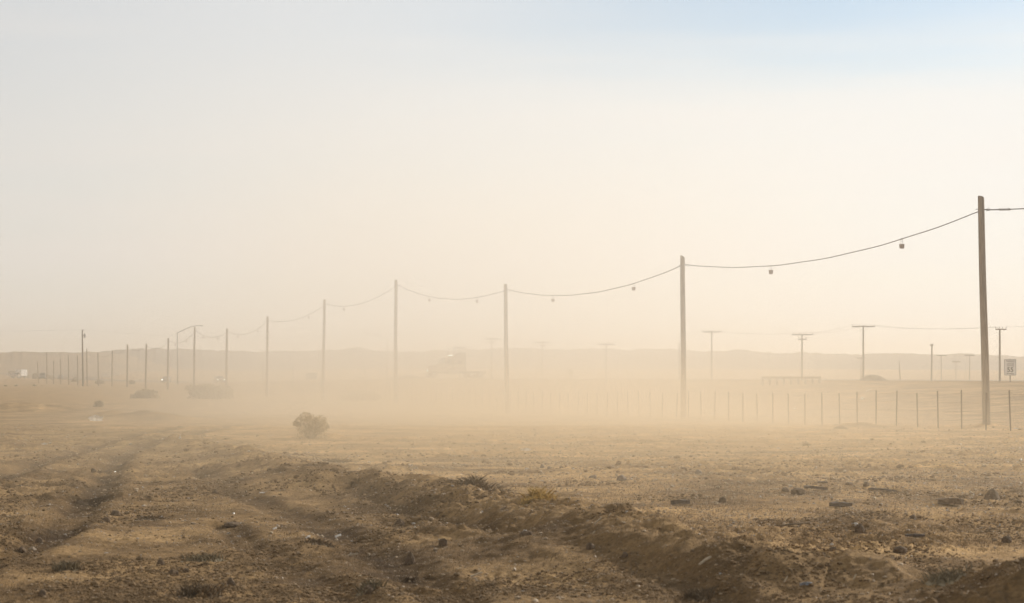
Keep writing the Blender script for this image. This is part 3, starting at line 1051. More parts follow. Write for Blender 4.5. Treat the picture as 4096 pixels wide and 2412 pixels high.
for s in (-1, 1):
    wheel(tb, 0, s * 1.05, .4, .4, .22)

# semi truck half lost in the dust: faces left
ts = thing('semi_truck', 'big semi truck tractor almost lost in the dust right of the fourth pole', 'truck', (0, 0, 0), math.pi + .35)
p = at(1790, 1512, 283); p.z = 2.03
ts.location = p
ts.scale = (.95, .95, .95)
m = MB(); m.prism([(1.05, .75), (1.05, 2.0), (1.3, 2.05), (2.9, 1.78), (3.15, 1.55), (3.2, .75)], 1.9, [.95, 1.0, .98, .82, .78, .85]); m.build('hood', M_TRUCK, ts, bevel=.07)
m = MB(); m.prism([(-.4, .75), (-.4, 2.9), (.55, 2.9), (1.05, 2.05), (1.05, .75)], 2.3); m.build('cab', M_TRUCK, ts, bevel=.06)
m = MB(); m.prism([(.62, 2.80), (1.06, 2.10), (1.10, 2.12), (.66, 2.82)], 2.0); m.build('windshield', M_GLASS, ts)
for s in (-1, 1):
    m = MB(); m.prism([(-.2, 2.0), (-.2, 2.7), (.45, 2.7), (.8, 2.0)], .03); m.build('side_window', M_GLASS, ts, loc=(0, s * 1.16, 0))
m = MB(); m.prism([(-2.4, .9), (-2.4, 3.55), (-1.2, 3.6), (-.35, 3.1), (-.402, .9)], 2.44); m.build('sleeper', M_TRUCK, ts, bevel=.08)
m = MB(); m.box((-1.4, -1.235, 2.2), (.7, .03, .45)); m.box((-1.4, 1.235, 2.2), (.7, .03, .45)); m.build('sleeper_window', M_GLASS, ts)
m = MB(); m.box((-1.6, 0, .8), (8.0, 1.0, .3)); m.build('chassis', M_BLACK, ts)
for s in (-1, 1):
    m = MB(); m.lathe((-1.55, s * .95, .85), [(.05, 0), (.32, .02), (.32, 1.5), (.05, 1.52)], 16, 'X'); m.build('fuel_tank', M_CHROME, ts, smooth=True)
    m = MB(); m.tube([(-.52, s * 1.30, .9), (-.52, s * 1.30, 3.9), (-.60, s * 1.30, 4.2)], [.09, .09, .085], 12); m.build('exhaust_stack', M_CHROME, ts, smooth=True)
    m = MB(); m.tube([(.9, s * 1.2, 2.45), (.95, s * 1.5, 2.45)], .02, 5); m.box((.95, s * 1.5, 2.2), (.08, .2, .55)); m.build('mirror', M_CHROME, ts)
    m = MB(); m.lathe((3.12, s * .66, 1.05), [(.09, 0), (.14, .04), (.1, .09)], 12, 'X'); m.build('headlight', M_DIM, ts)
    for x, r in ((2.35, .5), (-3.2, .5), (-4.5, .5)):
        wheel(ts, x, s * .98, .5, r, .3 if x > 0 else .5)
m = MB(); m.box((3.2, 0, 1.25), (.06, 1.0, .85)); m.build('grille', M_CHROME, ts)
m = MB(); m.box((3.3, 0, .6), (.16, 2.3, .34)); m.build('bumper', M_CHROME, ts, bevel=.04)
for s in (-.8, -.4, 0, .4, .8):
    m = MB(); m.box((-.45, s, 3.22), (.1, .12, .08)); m.build('marker_lamp', M_DIM, ts)

# ------------------------------------------------------------------ roadside pieces
p = ground_px(3165, 1538)
gr = thing('guard_rail', 'low dark guard rail on pale stub posts at the road edge', 'guard rail', p, math.atan2(1, -.18))
gr.rotation_euler = (0, 0, 0)
Lg = 204 * 200 / F
m = MB()
n = 30
for s0 in (0,):
    m.box((0, 0, .56), (Lg, .07, .16))
m.build('rail', M_WOOD, gr)
for i, x in enumerate(np.linspace(-Lg / 2 + .1, Lg / 2 - .1, 9)):
    m = MB(); m.box((float(x), .08, .2), (.14, .12, .9)); m.build('post', M_CONC, gr)
p = at(1246, 1519, 470); p.z = gz(p.x, p.y)
bb = thing('billboard', 'small dark rectangular board standing left of the fifth wooden pole', 'board', p)
k = 470 / F
zt, zb_ = at(1246, 1491, 470).z - p.z, at(1246, 1519, 470).z - p.z
m = MB(); m.box((0, 0, (zt + zb_) / 2), (43 * k, .08, zt - zb_)); m.build('panel', M_CARDARK, bb, bevel=.01)
for s in (-.8, .8):
    m = MB(); m.box((s, .08, zt / 2 - .1), (.1, .1, zt + .2)); m.build('leg', M_WOOD, bb)
# dirt heap beyond the road and rubble at the utility poles
def heap(label, px, py, d, w, h, seed, depth=.8, m=None, name='dirt_heap', cat='heap'):
    rr = random.Random(seed)
    n, q = 28, 10
    c = on_ground(px, d)
    base = at(px, py, d).z
    c.z = min(c.z, base) - .1
    top = h + (base - c.z)
    vs, fs = [], []
    ph = [rr.uniform(0, 6) for _ in range(6)]
    for j in range(q + 1):
        t = j / q
        for i in range(n):
            a = 2 * math.pi * i / n
            lump = 1 + .10 * math.sin(3 * a + ph[0]) + .07 * math.sin(7 * a + ph[1] + 4 * t) + rr.uniform(-.05, .05)
            r = (1 - t ** 1.6) * lump
            vs.append((w / 2 * r * math.cos(a), w / 2 * depth * r * math.sin(a), top * math.sin(t * math.pi / 2) ** .85 * (1 + rr.uniform(-.05, .05))))
    for j in range(q):
        for i in range(n):
            k = (i + 1) % n
            fs.append((j * n + i, j * n + k, (j + 1) * n + k, (j + 1) * n + i))
    mb = MB(); mb.add(vs, fs)
    o = mb.build(name, m or M_CLOD, None, smooth=True, loc=c)
    return tag(o, label, cat)
M_HEAP = mat('heaped earth', (.16, .115, .07), rough=.95, var=.35, scale=3, bump=.7, bscale=12)
heap('big dark dirt heap around the foot of the tallest crossarm pole', 3490, 1527, 262, 150 * 262 / F, 26 * 262 / F, 1, .7, M_HEAP)
heap('low rubble heap at the foot of the pole right of the second wooden pole', 2860, 1538, 300, 95 * 300 / F, 15 * 300 / F, 2, .7, M_HEAP, 'rubble_heap')
heap('flat dark slab-like dirt pile in front of the fence posts', 3360, 1718, 71, .62, .115, 3, .6, M_HEAP)
heap('long low dark earth bank behind the third wooden pole', 2350, 1545, 300, 380 * 300 / F, 18 * 300 / F, 4, .12, M_HEAP, 'earth_bank', 'earth bank')
heap('long dark earth bank left of the semi truck', 1640, 1531, 330, 220 * 330 / F, 27 * 330 / F, 5, .15, M_HEAP, 'earth_bank', 'earth bank')

# ------------------------------------------------------------------ bushes and small trees
def bush(label, base, w, h, seed, n=900, leaf=.05, lobes=None, name='desert_bush', cat='bush', shape='dome', group=None, stems=9, mt=None):
    rr = np.random.default_rng(seed)
    t = thing(name, label, cat, base, 0, group)
    lobes = lobes or [(rr.uniform(-.3, .3), rr.uniform(-.25, .25), rr.uniform(.15, .7), rr.uniform(.16, .30)) for _ in range(8)] + [(x_, 0, .08, .26) for x_ in (-.25, 0, .25)]
    L = np.array(lobes)
    k = rr.integers(0, len(L), n)
    u = rr.normal(size=(n, 3)); u /= np.linalg.norm(u, axis=1)[:, None]
    rad = rr.uniform(.2, 1, n) ** .45
    P = np.stack([L[k, 0] * w + u[:, 0] * rad * L[k, 3] * w, L[k, 1] * w + u[:, 1] * rad * L[k, 3] * w, L[k, 2] * h + u[:, 2] * rad * L[k, 3] * h * 1.1], 1)
    P = P[P[:, 2] > -.02 * h]
    n = len(P)
    a = rr.normal(size=(n, 3)); a /= np.linalg.norm(a, axis=1)[:, None]
    a[:, 2] = np.abs(a[:, 2]) * 1.4
    b = np.cross(a, rr.normal(size=(n, 3))); b /= np.linalg.norm(b, axis=1)[:, None]
    s = leaf * rr.uniform(.6, 1.6, n)[:, None]
    V = np.stack([P - b * s * .35, P + a * s, P + b * s * .35, P - a * s], 1).reshape(-1, 3)
    Fq = np.arange(n * 4).reshape(n, 4)
    f = np_mesh('foliage', V, Fq, mt or M_BUSH, False)
    f.parent = t
    m = MB()
    for q in range(stems):
        i = int(rr.integers(0, n))
        e = Vector(P[i])
        m.tube([(e.x * .08, e.y * .08, -.1), Vector((e.x * .45, e.y * .45, e.z * .5)), e], [.012 * w + .006, .008 * w + .004, .004], 5)
    m.build('stems', M_TWIG, t)
    return t
p = ground_px(1243, 1753)
M_TUMBLE = mat('dusty bush leaf', (.46, .36, .22), rough=.9, var=.4, scale=9)
let_through(M_TUMBLE, .35)
bush('lone rounded bush on the open dirt left of centre', p, 1.0, .70, 7, 2400, .028, [(-.30, 0, .64, .17), (-.14, .1, .80, .20), (.02, 0, .70, .18), (.24, 0, .66, .22), (.36, -.1, .46, .16), (0, 0, .35, .28), (-.2, .1, .38, .24),
     (.14, .1, .46, .24), (-.40, 0, .56, .09), (.2, -.1, .16, .26), (-.12, -.1, .12, .30), (.02, .1, .1, .34)], stems=40, mt=M_TUMBLE)
p = on_ground(1440, 176); bush('broad low bush in the dust at the fence left of the fourth pole', p, 2.9, .95, 8, 2200, .10, [(-.3, 0, .3, .3), (-.1, 0, .55, .34), (.15, 0, .5, .32), (.36, 0, .3, .26), (0, 0, .3, .34)])
p = on_ground(842, 190); bush('widest faint bush mass left of the seventh wooden pole', p, 4.4, 1.35, 9, 2600, .12)
p = on_ground(580, 196); bush('faint wide bush below the bright car headlights', p, 2.9, .95, 10, 2000, .1)
p = on_ground(394, 148); bush('small dark bush on the left beside a dirt mound', p, .75, .55, 11, 900, .06)
p = on_ground(143, 800); bush('dark scrub bush behind the leaning leftmost pole', p, 3.4, 2.6, 12, 900, .25)
p = on_ground(190, 830); bush('low dark scrub thicket left of the transformer pole', p, 6.0, 1.8, 13, 900, .25)
p = on_ground(110, 840); bush('small round scrub bush right of the pale box truck', p, 1.6, 1.6, 14, 400, .2)
p = on_ground(300, 560); bush('low dark scrub bush under the transformer pole', p, 2.4, .9, 15, 500, .16)
p = on_ground(400, 470); bush('low pale scrub bush right of the transformer pole', p, 2.4, .8, 16, 500, .16)
p = on_ground(528, 420); bush('upright dusty shrub beside the twelfth wooden pole', p, 1.5, 1.1, 17, 500, .14)
p = on_ground(2281, 430)
tr = thing('small_tree', 'tiny round-crowned tree on a thin trunk beyond the dust', 'tree', p)
hh_ = at(2281, 1480, 430).z - p.z
rr = np.random.default_rng(5)
P = rr.normal(size=(700, 3)); P /= np.linalg.norm(P, axis=1)[:, None]
P = P * (rr.uniform(.3, 1, 700) ** .4)[:, None] * .62 + np.array([0, 0, hh_ - .62])
a = rr.normal(size=(700, 3)) * .10
b_ = rr.normal(size=(700, 3)) * .06
V = np.stack([P - b_, P + a, P + b_, P - a], 1).reshape(-1, 3)
cr = np_mesh('crown', V, np.arange(2800).reshape(700, 4), M_BUSH, False); cr.parent = tr
m = MB(); m.tube([(0, 0, -.2), (.02, 0, hh_ * .5), (0, 0, hh_ - .5)], [.09, .07, .05], 8); m.build('trunk', M_TWIG, tr)

# dry brush on the windrow, golden straw tuft and other weeds
def blades(n, w, dp, h, seed, m, name, thick=.004, lean=.5, base=None):
    rr = np.random.default_rng(seed)
    ra, an0 = np.sqrt(rr.uniform(0, 1, n)) * .5 * rr.uniform(.3, 1, n), rr.uniform(0, 6.283, n)
    x, y = ra * np.cos(an0) * w, ra * np.sin(an0) * dp
    gzv = terrain(x + base.x, y + base.y) - base.z
    hh = h * rr.uniform(.3, 1, n)
    lx, ly = rr.normal(0, lean, n) * hh, rr.normal(0, lean, n) * hh
    ang = rr.uniform(0, math.pi, n)
    wx, wy = np.cos(ang) * thick, np.sin(ang) * thick
    z0 = gzv - .01
    V = np.stack([np.stack([x - wx, y - wy, z0], 1), np.stack([x + wx, y + wy, z0], 1),
                  np.stack([x + lx * .4 + wx * .7, y + ly * .4 + wy * .7, z0 + hh * .6], 1), np.stack([x + lx, y + ly, z0 + hh], 1),
                  np.stack([x + lx * .4 - wx * .7, y + ly * .4 - wy * .7, z0 + hh * .6], 1)], 1).reshape(-1, 3)
    # the matted crown the blades grow from
    ring, q = [(0.0, 0.0)], 20
    for r_ in (.25, .5):
        for k in range(q):
            e = r_ * (1 + rr.uniform(-.2, .15))
            ring.append((e * w * math.cos(6.283 * k / q), e * dp * math.sin(6.283 * k / q)))
    rg = np.array(ring)
    cz = terrain(rg[:, 0] + base.x, rg[:, 1] + base.y) - base.z + np.r_[.012, np.full(q, .008), np.full(q, -.006)]
    me = bpy.data.meshes.new(name)
    vs = np.concatenate([V, np.stack([rg[:, 0], rg[:, 1], cz], 1)])
    b0 = n * 5
    fs = [tuple(range(i * 5, i * 5 + 5)) for i in range(n)]
    for k in range(q):
        k2 = (k + 1) % q
        fs.append((b0, b0 + 1 + k, b0 + 1 + k2))
        fs.append((b0 + 1 + k, b0 + 1 + q + k, b0 + 1 + q + k2, b0 + 1 + k2))
    me.from_pydata([tuple(p) for p in vs], [], fs)
    me.materials.append(m)
    o = bpy.data.objects.new(name, me)
    COL.objects.link(o)
    return o
def tuft(label, px, py, n, w, dp, h, seed, m, name='grass_tuft', cat='grass tuft', thick=.004, lean=.5):
    b = ground_px(px, py)
    o = blades(n, w, dp, h, seed, m, name, thick, lean, b)
    o.location = b
    return tag(o, label, cat)
tuft('golden dry grass tuft glowing in the sun on the dirt windrow', 2170, 1998, 520, .42, .5, .16, 1, M_STRAW, thick=.004, lean=.7)
tuft('smaller golden straw patch left of the bright tuft', 2115, 2006, 160, .25, .3, .07, 2, M_STRAW, thick=.004, lean=.9)
b = ground_px(1925, 1945)
bt_ = thing('dry_brush', 'dry twiggy brush with bare branches on the windrow', 'brush', b)
rr = random.Random(3)
m = MB()
for q in range(80):
    x0, y0 = rr.gauss(0, .28), rr.gauss(0, .35)
    z0 = gz(b.x + x0, b.y + y0) - b.z - .03
    an = rr.uniform(-1.2, 1.2)
    l = rr.uniform(.06, .24)
    p0 = Vector((x0 * .2, y0 * .2, gz(b.x + x0 * .2, b.y + y0 * .2) - b.z - .03)); p1 = Vector((x0 * .8, y0 * .8, z0 + .04)) + Vector((math.sin(an) * l * .5, rr.uniform(-.1, .1), math.cos(an) * l * .5)); p2 = Vector((x0, y0, z0)) + Vector((math.sin(an) * l + rr.uniform(-.04, .04), rr.uniform(-.2, .2), math.cos(an) * l * .85))
    m.tube([p0, p1, p2], [.0036, .0028, .0015], 4)
m.build('branches', M_TWIG, bt_)
o = blades(500, .9, .9, .14, 6, M_TWIG, 'stubble', .004, .8, b); o.parent = bt_
b = ground_px(1345, 1850)
bt_ = thing('dry_brush', 'dark dead brush heap on the left end of the windrow', 'brush', b)
m = MB()
for q in range(36):
    x0, y0 = rr.gauss(0, .3), rr.gauss(0, .4)
    z0 = gz(b.x + x0, b.y + y0) - b.z - .03
    an = rr.uniform(-1.3, 1.3); l = rr.uniform(.1, .3)
    p0 = Vector((x0 * .2, y0 * .2, gz(b.x + x0 * .2, b.y + y0 * .2) - b.z - .03)); p2 = Vector((x0, y0, z0)) + Vector((math.sin(an) * l, rr.uniform(-.2, .2), math.cos(an) * l * .8))
    m.tube([p0, p0.lerp(p2, .5) + Vector((.02, 0, .02)), p2], [.004, .003, .0015], 4)
m.build('branches', M_TWIG, bt_)
o = blades(420, 1.0, 1.0, .10, 9, M_TWIG, 'stubble', .004, .9, b); o.parent = bt_
M_SAGE = mat('grey weed', (.26, .205, .12), rough=.9, var=.3, scale=30)
for j, (px, py, w, h, n, lab) in enumerate(((820, 2240, .45, .07, 420, 'low grey weed patch in the foreground left of centre'), (800, 2385, .40, .11, 360, 'grey green weed clump at the bottom edge left of centre'),
                                            (270, 2275, .30, .09, 260, 'brown weed clump right of the dark wheel rut'), (1290, 2175, .45, .06, 320, 'low dark weed patch below the white chips'),
                                            (1480, 2360, .25, .09, 220, 'dark weed clump near the bottom centre'), (2790, 2390, .3, .10, 220, 'dark weed clump at the bottom edge right of centre'),
                                            (3780, 2320, .4, .08, 260, 'weed clump on the right-hand mound'), (600, 2075, .4, .06, 260, 'low brown weed patch beside the wheel rut'))):
    tuft(lab, px, py, n, w, w, h, 40 + j, M_SAGE if j % 2 == 0 else M_TWIG, 'weed_clump', 'weed', .006, .7)

# ------------------------------------------------------------------ rocks, clods, boards, litter: each its own thing
def rock_mesh(w, dp, h, seed, jag=.42):
    bm = bmesh.new()
    bmesh.ops.create_icosphere(bm, subdivisions=2, radius=.5)
    rr = random.Random(seed)
    off = [Vector((rr.gauss(0, 1), rr.gauss(0, 1), rr.gauss(0, 1))).normalized() for _ in range(9)]
    amp = [rr.uniform(-jag, jag) for _ in off]
    for v in bm.verts:
        n = v.co.normalized()
        k = 1 + sum(a * max(0, n.dot(o)) ** 4 for a, o in zip(amp, off)) + rr.uniform(-.10, .10)
        v.co = Vector((n.x * w * .5 * k, n.y * dp * .5 * k, max(-.3, n.z) * h * .85 * k + h * .02))
    me = bpy.data.meshes.new('rock')
    bm.to_mesh(me)
    bm.free()
    return me
def rock(label, px, py, wpx, hpx, seed, m=None, name='rock', cat='rock'):
    b = ground_px(px, py)
    k = b.y / F
    me = rock_mesh(wpx * k, wpx * k * .9, hpx * k * 1.25, seed)
    me.name = name
    me.materials.append(m or M_ROCK)
    o = bpy.data.objects.new(name, me)
    COL.objects.link(o)
    o.location = b
    return tag(o, label, cat)
ROCKS = [(2168, 1874, 17, 14, 'small dark rock, left of a close pair on the open lot', 0), (2195, 1876, 15, 9, 'small flat rock, right of a close pair on the open lot', 0),
         (2370, 1912, 30, 11, 'flat brown rock left of the bigger flat-topped rock', 0), (2489, 1921, 42, 17, 'biggest flat-topped grey rock on the open lot', 0),
         (2791, 1897, 32, 17, 'lone dark rock on the lot below the second wooden pole', 0), (3139, 1964, 32, 16, 'squarish dark block left of the short plank', 1),
         (3195, 1976, 62, 22, 'rough dark clod below the short plank', 1), (3398, 1942, 34, 14, 'left dark clod of the two above the long plank', 1), (3465, 1945, 28, 12, 'right dark clod of the two above the long plank', 1),
         (2893, 2010, 30, 20, 'roundish dark clod right of the dark board', 1), (3438, 2133, 36, 30, 'dark clod with torn plastic behind it on the right', 1),
         (3968, 1998, 66, 34, 'big dark clod beside twiggy debris at the far right', 1), (4030, 2170, 40, 20, 'brown clod lying by itself close to the right edge', 1),
         (1638, 2256, 46, 34, 'dark conical clod in the centre foreground', 1), (1478, 2372, 40, 34, 'dark clod at the bottom edge left of centre', 1),
         (1775, 2180, 34, 28, 'dark clod right of the low weed patch', 1), (2098, 2138, 44, 14, 'flat dark clod with a white scrap on top', 1),
         (2362, 2196, 34, 26, 'dark clod below the shaded side of the windrow', 1), (2500, 2230, 26, 18, 'small dark clod on the pale sandy strip', 1), (1600, 2100, 40, 20, 'dark clod above the sandy foreground strip', 1),
         (158, 2172, 34, 22, 'dark clod inside the left wheel rut', 1), (88, 2207, 40, 18, 'flat dark clod lower in the left wheel rut', 1), (168, 2384, 34, 22, 'dark clod at the bottom left corner', 1),
         (926, 2342, 36, 28, 'squarish dark clod left of centre near the bottom', 1), (932, 2104, 74, 16, 'long dark clod behind a white chip left of centre', 1), (462, 2062, 44, 16, 'dark clod right of the left wheel rut', 1),
         (422, 2086, 36, 16, 'lower dark clod right of the left wheel rut', 1), (640, 2262, 32, 18, 'dark clod left of the grey weed patch', 1), (690, 2300, 40, 20, 'dark clod below the grey weed patch', 1),
         (745, 2290, 30, 14, 'small dark clod close right of another below the weeds', 1), (375, 1888, 24, 12, 'small dark clod at the edge of the curving track', 1), (860, 1972, 22, 10, 'small dark clod on the middle left dirt', 1),
         (3650, 2075, 34, 16, 'brown clod on the stubbly ground at right', 1), (3330, 2205, 30, 20, 'clod on the crest of the windrow at right', 1), (3600, 2208, 60, 20, 'broken clod row on the windrow crest at right', 1)]
for j, (px, py, w, h, lab, c) in enumerate(ROCKS):
    rock(lab, px, py, w, h, j + 3, M_CLOD if c else M_ROCK, 'dirt_clod' if c else 'rock', 'clod' if c else 'rock')

def board(label, px, py, wpx, tpx, dpx, yaw, tilt, m, name, cat, seed=0):
    b = ground_px(px, py)
    k = b.y / F
    rr = random.Random(seed)
    n = 7
    vs, fs = [], []
    L, T, D = wpx * k, tpx * k, dpx * k
    for i in range(n + 1):
        x = (i / n - .5) * L
        e = .55 if i in (0, n) else 1
        bend = .06 * L * math.sin(math.pi * i / n) * rr.uniform(.2, .5)
        for yy, zz in ((-.5, 0), (.5, 0), (.5, 1), (-.5, 1)):
            vs.append((x + rr.uniform(-.01, .01) * L, yy * D * e + rr.uniform(-.05, .05) * D, zz * T * (.8 + rr.uniform(0, .3)) + bend))
    for i in range(n):
        for q in range(4):
            q2 = (q + 1) % 4
            fs.append((i * 4 + q, i * 4 + q2, (i + 1) * 4 + q2, (i + 1) * 4 + q))
    fs.append((3, 2, 1, 0)); fs.append(tuple(n * 4 + q for q in range(4)))
    mb = MB(); mb.add(vs, fs)
    o = mb.build(name, m, None, loc=b + Vector((0, 0, abs(math.sin(tilt)) * L * .42)))
    o.rotation_euler = (0, tilt, yaw)
    return tag(o, label, cat)
BOARDS = [(3263, 1962, 92, 11, 30, .05, .10, M_PLANK, 'broken_plank', 'plank', 'short dark plank tilted down to the right on the stubbly lot'),
          (3530, 1970, 112, 8, 30, .1, .10, M_PLANK, 'broken_plank', 'plank', 'long dark plank lying on the lot at right'),
          (2722, 2020, 78, 16, 40, -.1, -.06, M_PLANK, 'broken_plank', 'plank', 'dark board lying left of the round clod'),
          (3362, 2026, 90, 15, 40, 0, .02, M_PLANK, 'broken_plank', 'plank', 'dark board in the stubble between plank and windrow'),
          (3803, 2020, 100, 22, 50, 0, .02, M_CLOD, 'broken_plank', 'plank', 'thick dark slab lying at far right beside the big clod'),
          (3660, 2150, 78, 9, 24, 0, 0, M_PLANK, 'stick', 'stick', 'straight dark stick lying above the pale dip at right'),
          (3180, 2106, 118, 6, 14, 0, -.10, M_TWIG, 'stick', 'stick', 'long thin brown stick on the slope behind the windrow'),
          (3290, 1934, 42, 5, 14, 0, .02, M_PLANK, 'stick', 'stick', 'small flat dark stick above the planks'),
          (2822, 2258, 60, 7, 12, .25, -.55, M_PALE, 'wood_chip', 'wood chip', 'bright pale wood splinter leaning on the windrow slope'),
          (1902, 2314, 60, 7, 12, .2, -.36, M_PALE, 'wood_chip', 'wood chip', 'long pale wood splinter in the bottom centre'),
          (2392, 2100, 44, 4, 6, .3, -.75, M_PALE, 'straw', 'straw', 'curved pale straw on the dark side of the windrow'),
          (2441, 2068, 16, 3, 4, .3, -.9, M_PALE, 'straw', 'straw', 'tiny straw above the curved straw on the windrow'),
          (2376, 2136, 16, 3, 4, .3, -.8, M_PALE, 'straw', 'straw', 'tiny straw below the curved straw on the windrow'),
          (1353, 2150, 26, 7, 8, .3, -.3, M_FILM, 'paper_scrap', 'litter', 'white oblong scrap, right one of two in the centre left foreground'),
          (1233, 2156, 20, 6, 8, .4, -.5, M_FILM, 'paper_scrap', 'litter', 'white oblong scrap, left one of two in the centre left foreground'),
          (1100, 2122, 16, 6, 8, .4, -.4, M_FILM, 'paper_scrap', 'litter', 'small white scrap above the pair of oblong scraps'),
          (1052, 1975, 30, 4, 10, .1, .05, M_FILM, 'paper_scrap', 'litter', 'thin white scrap on the middle left dirt'),
          (1410, 2225, 46, 5, 8, .2, -.2, M_PALE, 'wood_chip', 'wood chip', 'pale thin stick left of the dark conical clod'),
          (3475, 1565, 24, 2, 4, 0, -.40, M_FILM, 'stick', 'stick', 'pale stick on the slope behind the fence'),
          (1884, 1843, 22, 2.5, 6, 0, 0, M_PALE, 'stick', 'stick', 'thin pale stick lying flat on the open lot'),
          (2556, 1866, 70, 2.5, 6, 0, .03, M_PALE, 'stick', 'stick', 'long thin pale stick lying on the lot below the second pole'),
          (3358, 1840, 18, 2.5, 4, .5, -.9, M_PALE, 'straw', 'straw', 'upright pale straw on the gravel at right'),
          (3145, 2330, 26, 3, 5, .5, -1.0, M_PALE, 'straw', 'straw', 'left pale straw near the blue plastic'),
          (3420, 2320, 26, 3, 5, .5, -1.0, M_PALE, 'straw', 'straw', 'right pale straw on the near side of the windrow')]
for j, (px, py, w, tk, dp, yaw, tilt, m_, nme, cat, lab) in enumerate(BOARDS):
    board(lab, px, py, w, tk, dp, yaw, tilt, m_, nme, cat, j)

def film(label, px, py, wpx, hpx, seed, m=None, name='plastic_scrap', cat='litter'):
    b = ground_px(px, py)
    k = b.y / F
    rr = np.random.default_rng(seed)
    n = 9
    u, v = np.meshgrid(np.linspace(-.5, .5, n), np.linspace(0, 1, n))
    w, h = wpx * k, hpx * k
    X = u * w * (1 - .5 * np.abs(v - .4)) + .12 * w * fbm(u * 4, v * 4, seed, 2)
    Y = .5 * h * fbm(u * 5, v * 5 + 9, seed + 1, 2)
    Z = h * (np.sin(v * 2.2) * .8 + .35 * fbm(u * 4 + 5, v * 4, seed + 2, 3)) * (1 - .5 * np.abs(u)) - .01
    o = np_mesh(name, np.stack([X, Y, Z], -1).reshape(-1, 3), grid_faces(n, n), m or M_FILM)
    md = o.modifiers.new('thickness', 'SOLIDIFY'); md.thickness = .002
    o.location = b
    return tag(o, label, cat)
FILMS = [(384, 1684, 60, 26, 'long crumpled white plastic strip on the left dirt', 0), (2103, 1802, 44, 13, 'torn white plastic bag lying on the open lot', 0), (2849, 1660, 12, 9, 'white bag caught behind the fence right of the second pole', 0),
         (2890, 1658, 18, 5, 'flat white litter behind the fence, right of a white bag', 0), (3449, 1598, 16, 12, 'white bag lying on the slope behind the fence', 0), (3178, 1637, 14, 8, 'small white litter behind the fence midway along it', 0),
         (4065, 1716, 20, 7, 'white litter right of the nearest wooden pole', 0), (2884, 2297, 16, 12, 'crumpled white scrap below the bright wood splinter', 0), (2091, 2366, 16, 12, 'bright white scrap at the bottom centre', 0),
         (1928, 2051, 10, 9, 'tiny bright white scrap in the shaded dirt', 0), (2100, 2127, 16, 16, 'white tuft of litter sitting on the flat clod', 0), (3222, 2342, 52, 22, 'grey blue plastic piece half buried by the windrow', 1),
         (3327, 2182, 16, 14, 'white crumpled litter below the thin brown stick', 0), (3420, 2104, 26, 20, 'torn pale plastic behind the clod on the right', 0), (720, 1755, 10, 14, 'tiny white litter near the curving track', 0),
         (645, 2070, 14, 12, 'white scrap at the edge of the left weeds', 0), (965, 2095, 10, 10, 'white scrap beside the long dark clod', 0), (4000, 2102, 8, 14, 'tiny white scrap on the stubble near the right edge', 0), (177, 1778, 24, 9, 'pale scrap on the left dirt below the plastic strip', 0)]
for j, (px, py, w, h, lab, c) in enumerate(FILMS):
    film(lab, px, py, w, h, 200 + j, M_BLUEFILM if c else M_FILM)

# ------------------------------------------------------------------ gravel and stubble (nobody could count them)
def ico():
    bm = bmesh.new()
    bmesh.ops.create_icosphere(bm, subdivisions=1, radius=1)
    v = np.array([x.co[:] for x in bm.verts]); f = np.array([[q.index for q in p.verts] for p in bm.faces])
    bm.free()
    return v, f
def scatter_stones(name, n, seed, size, m, dens, yr=(13.5, 78)):
    rr = np.random.default_rng(seed)
    py = rr.uniform(1690, 2480, n * 3)
    d = 13470 / (py - 1525)
    px = rr.uniform(-300, 4400, n * 3)
    X = (px - 2048) / F * d
    keep = rr.uniform(0, 1, n * 3) < dens(X, d, px, py)
    X, d = X[keep][:n], d[keep][:n]
    n = len(X)
    Z = terrain(X, d)
    v, f = ico()
    s = size * np.exp(rr.normal(0, .45, n)) * np.clip(d / 26, .7, 2.0)
    sc = np.stack([s * rr.uniform(.7, 1.4, n), s * rr.uniform(.7, 1.4, n), s * rr.uniform(.45, .9, n)], 1)
    jit = 1 + rr.uniform(-.25, .25, (n, len(v), 1))
    a = rr.uniform(0, 6.28, n)
    P = v[None] * jit * sc[:, None, :]
    ca, sa = np.cos(a)[:, None], np.sin(a)[:, None]
    Pw = np.stack([P[..., 0] * ca - P[..., 1] * sa + X[:, None], P[..., 0] * sa + P[..., 1] * ca + d[:, None], P[..., 2] + Z[:, None] + s[:, None] * .2], -1)
    Fq = (f[None] + (np.arange(n) * len(v))[:, None, None]).reshape(-1, 3)
    o = np_mesh(name, Pw.reshape(-1, 3), Fq, m, False)
    return tag(o, None, 'gravel', None, 'stuff')
M_GRAV = mat('gravel stones', (.42, .30, .17), rough=.6, var=.45, scale=9, spec=.4, coords='Object')
M_GLINT = mat('shiny gravel', (.42, .35, .26), rough=.28, var=.35, scale=9, spec=.6, coords='Object')
M_CRUMB = mat('dark dirt crumbs', (.22, .14, .065), rough=.95, var=.4, scale=9, coords='Object')
def dens_gravel(X, d, px, py):
    lot = sstep(1400, 2200, px) * sstep(2230, 2050, py) + .25
    band = fbm(X / 2.5, d / 6, 301, 2) * .6 + .55
    return np.clip(lot * band, .05, 1)
o = scatter_stones('gravel', 46000, 11, .0078, M_GRAV, dens_gravel)
tag(o, 'loose gravel spread over the open dirt lot')
o = scatter_stones('glinting_gravel', 7000, 12, .0065, M_GLINT, lambda X, d, px, py: np.clip(sstep(2300, 1900, py) * (fbm(X / 2.5, d / 7, 311, 2) * .8 + .5), 0, 1))
tag(o, 'pale shiny pebbles glinting across the lot')
o = scatter_stones('dirt_crumbs', 56000, 13, .0105, M_CRUMB, lambda X, d, px, py: np.clip(sstep(1750, 2000, py) * (fbm(X / 1.1, d / 1.8, 321, 3) * 3.0 + .12), .02, 1))
tag(o, 'dark crumbled dirt clods in the foreground')
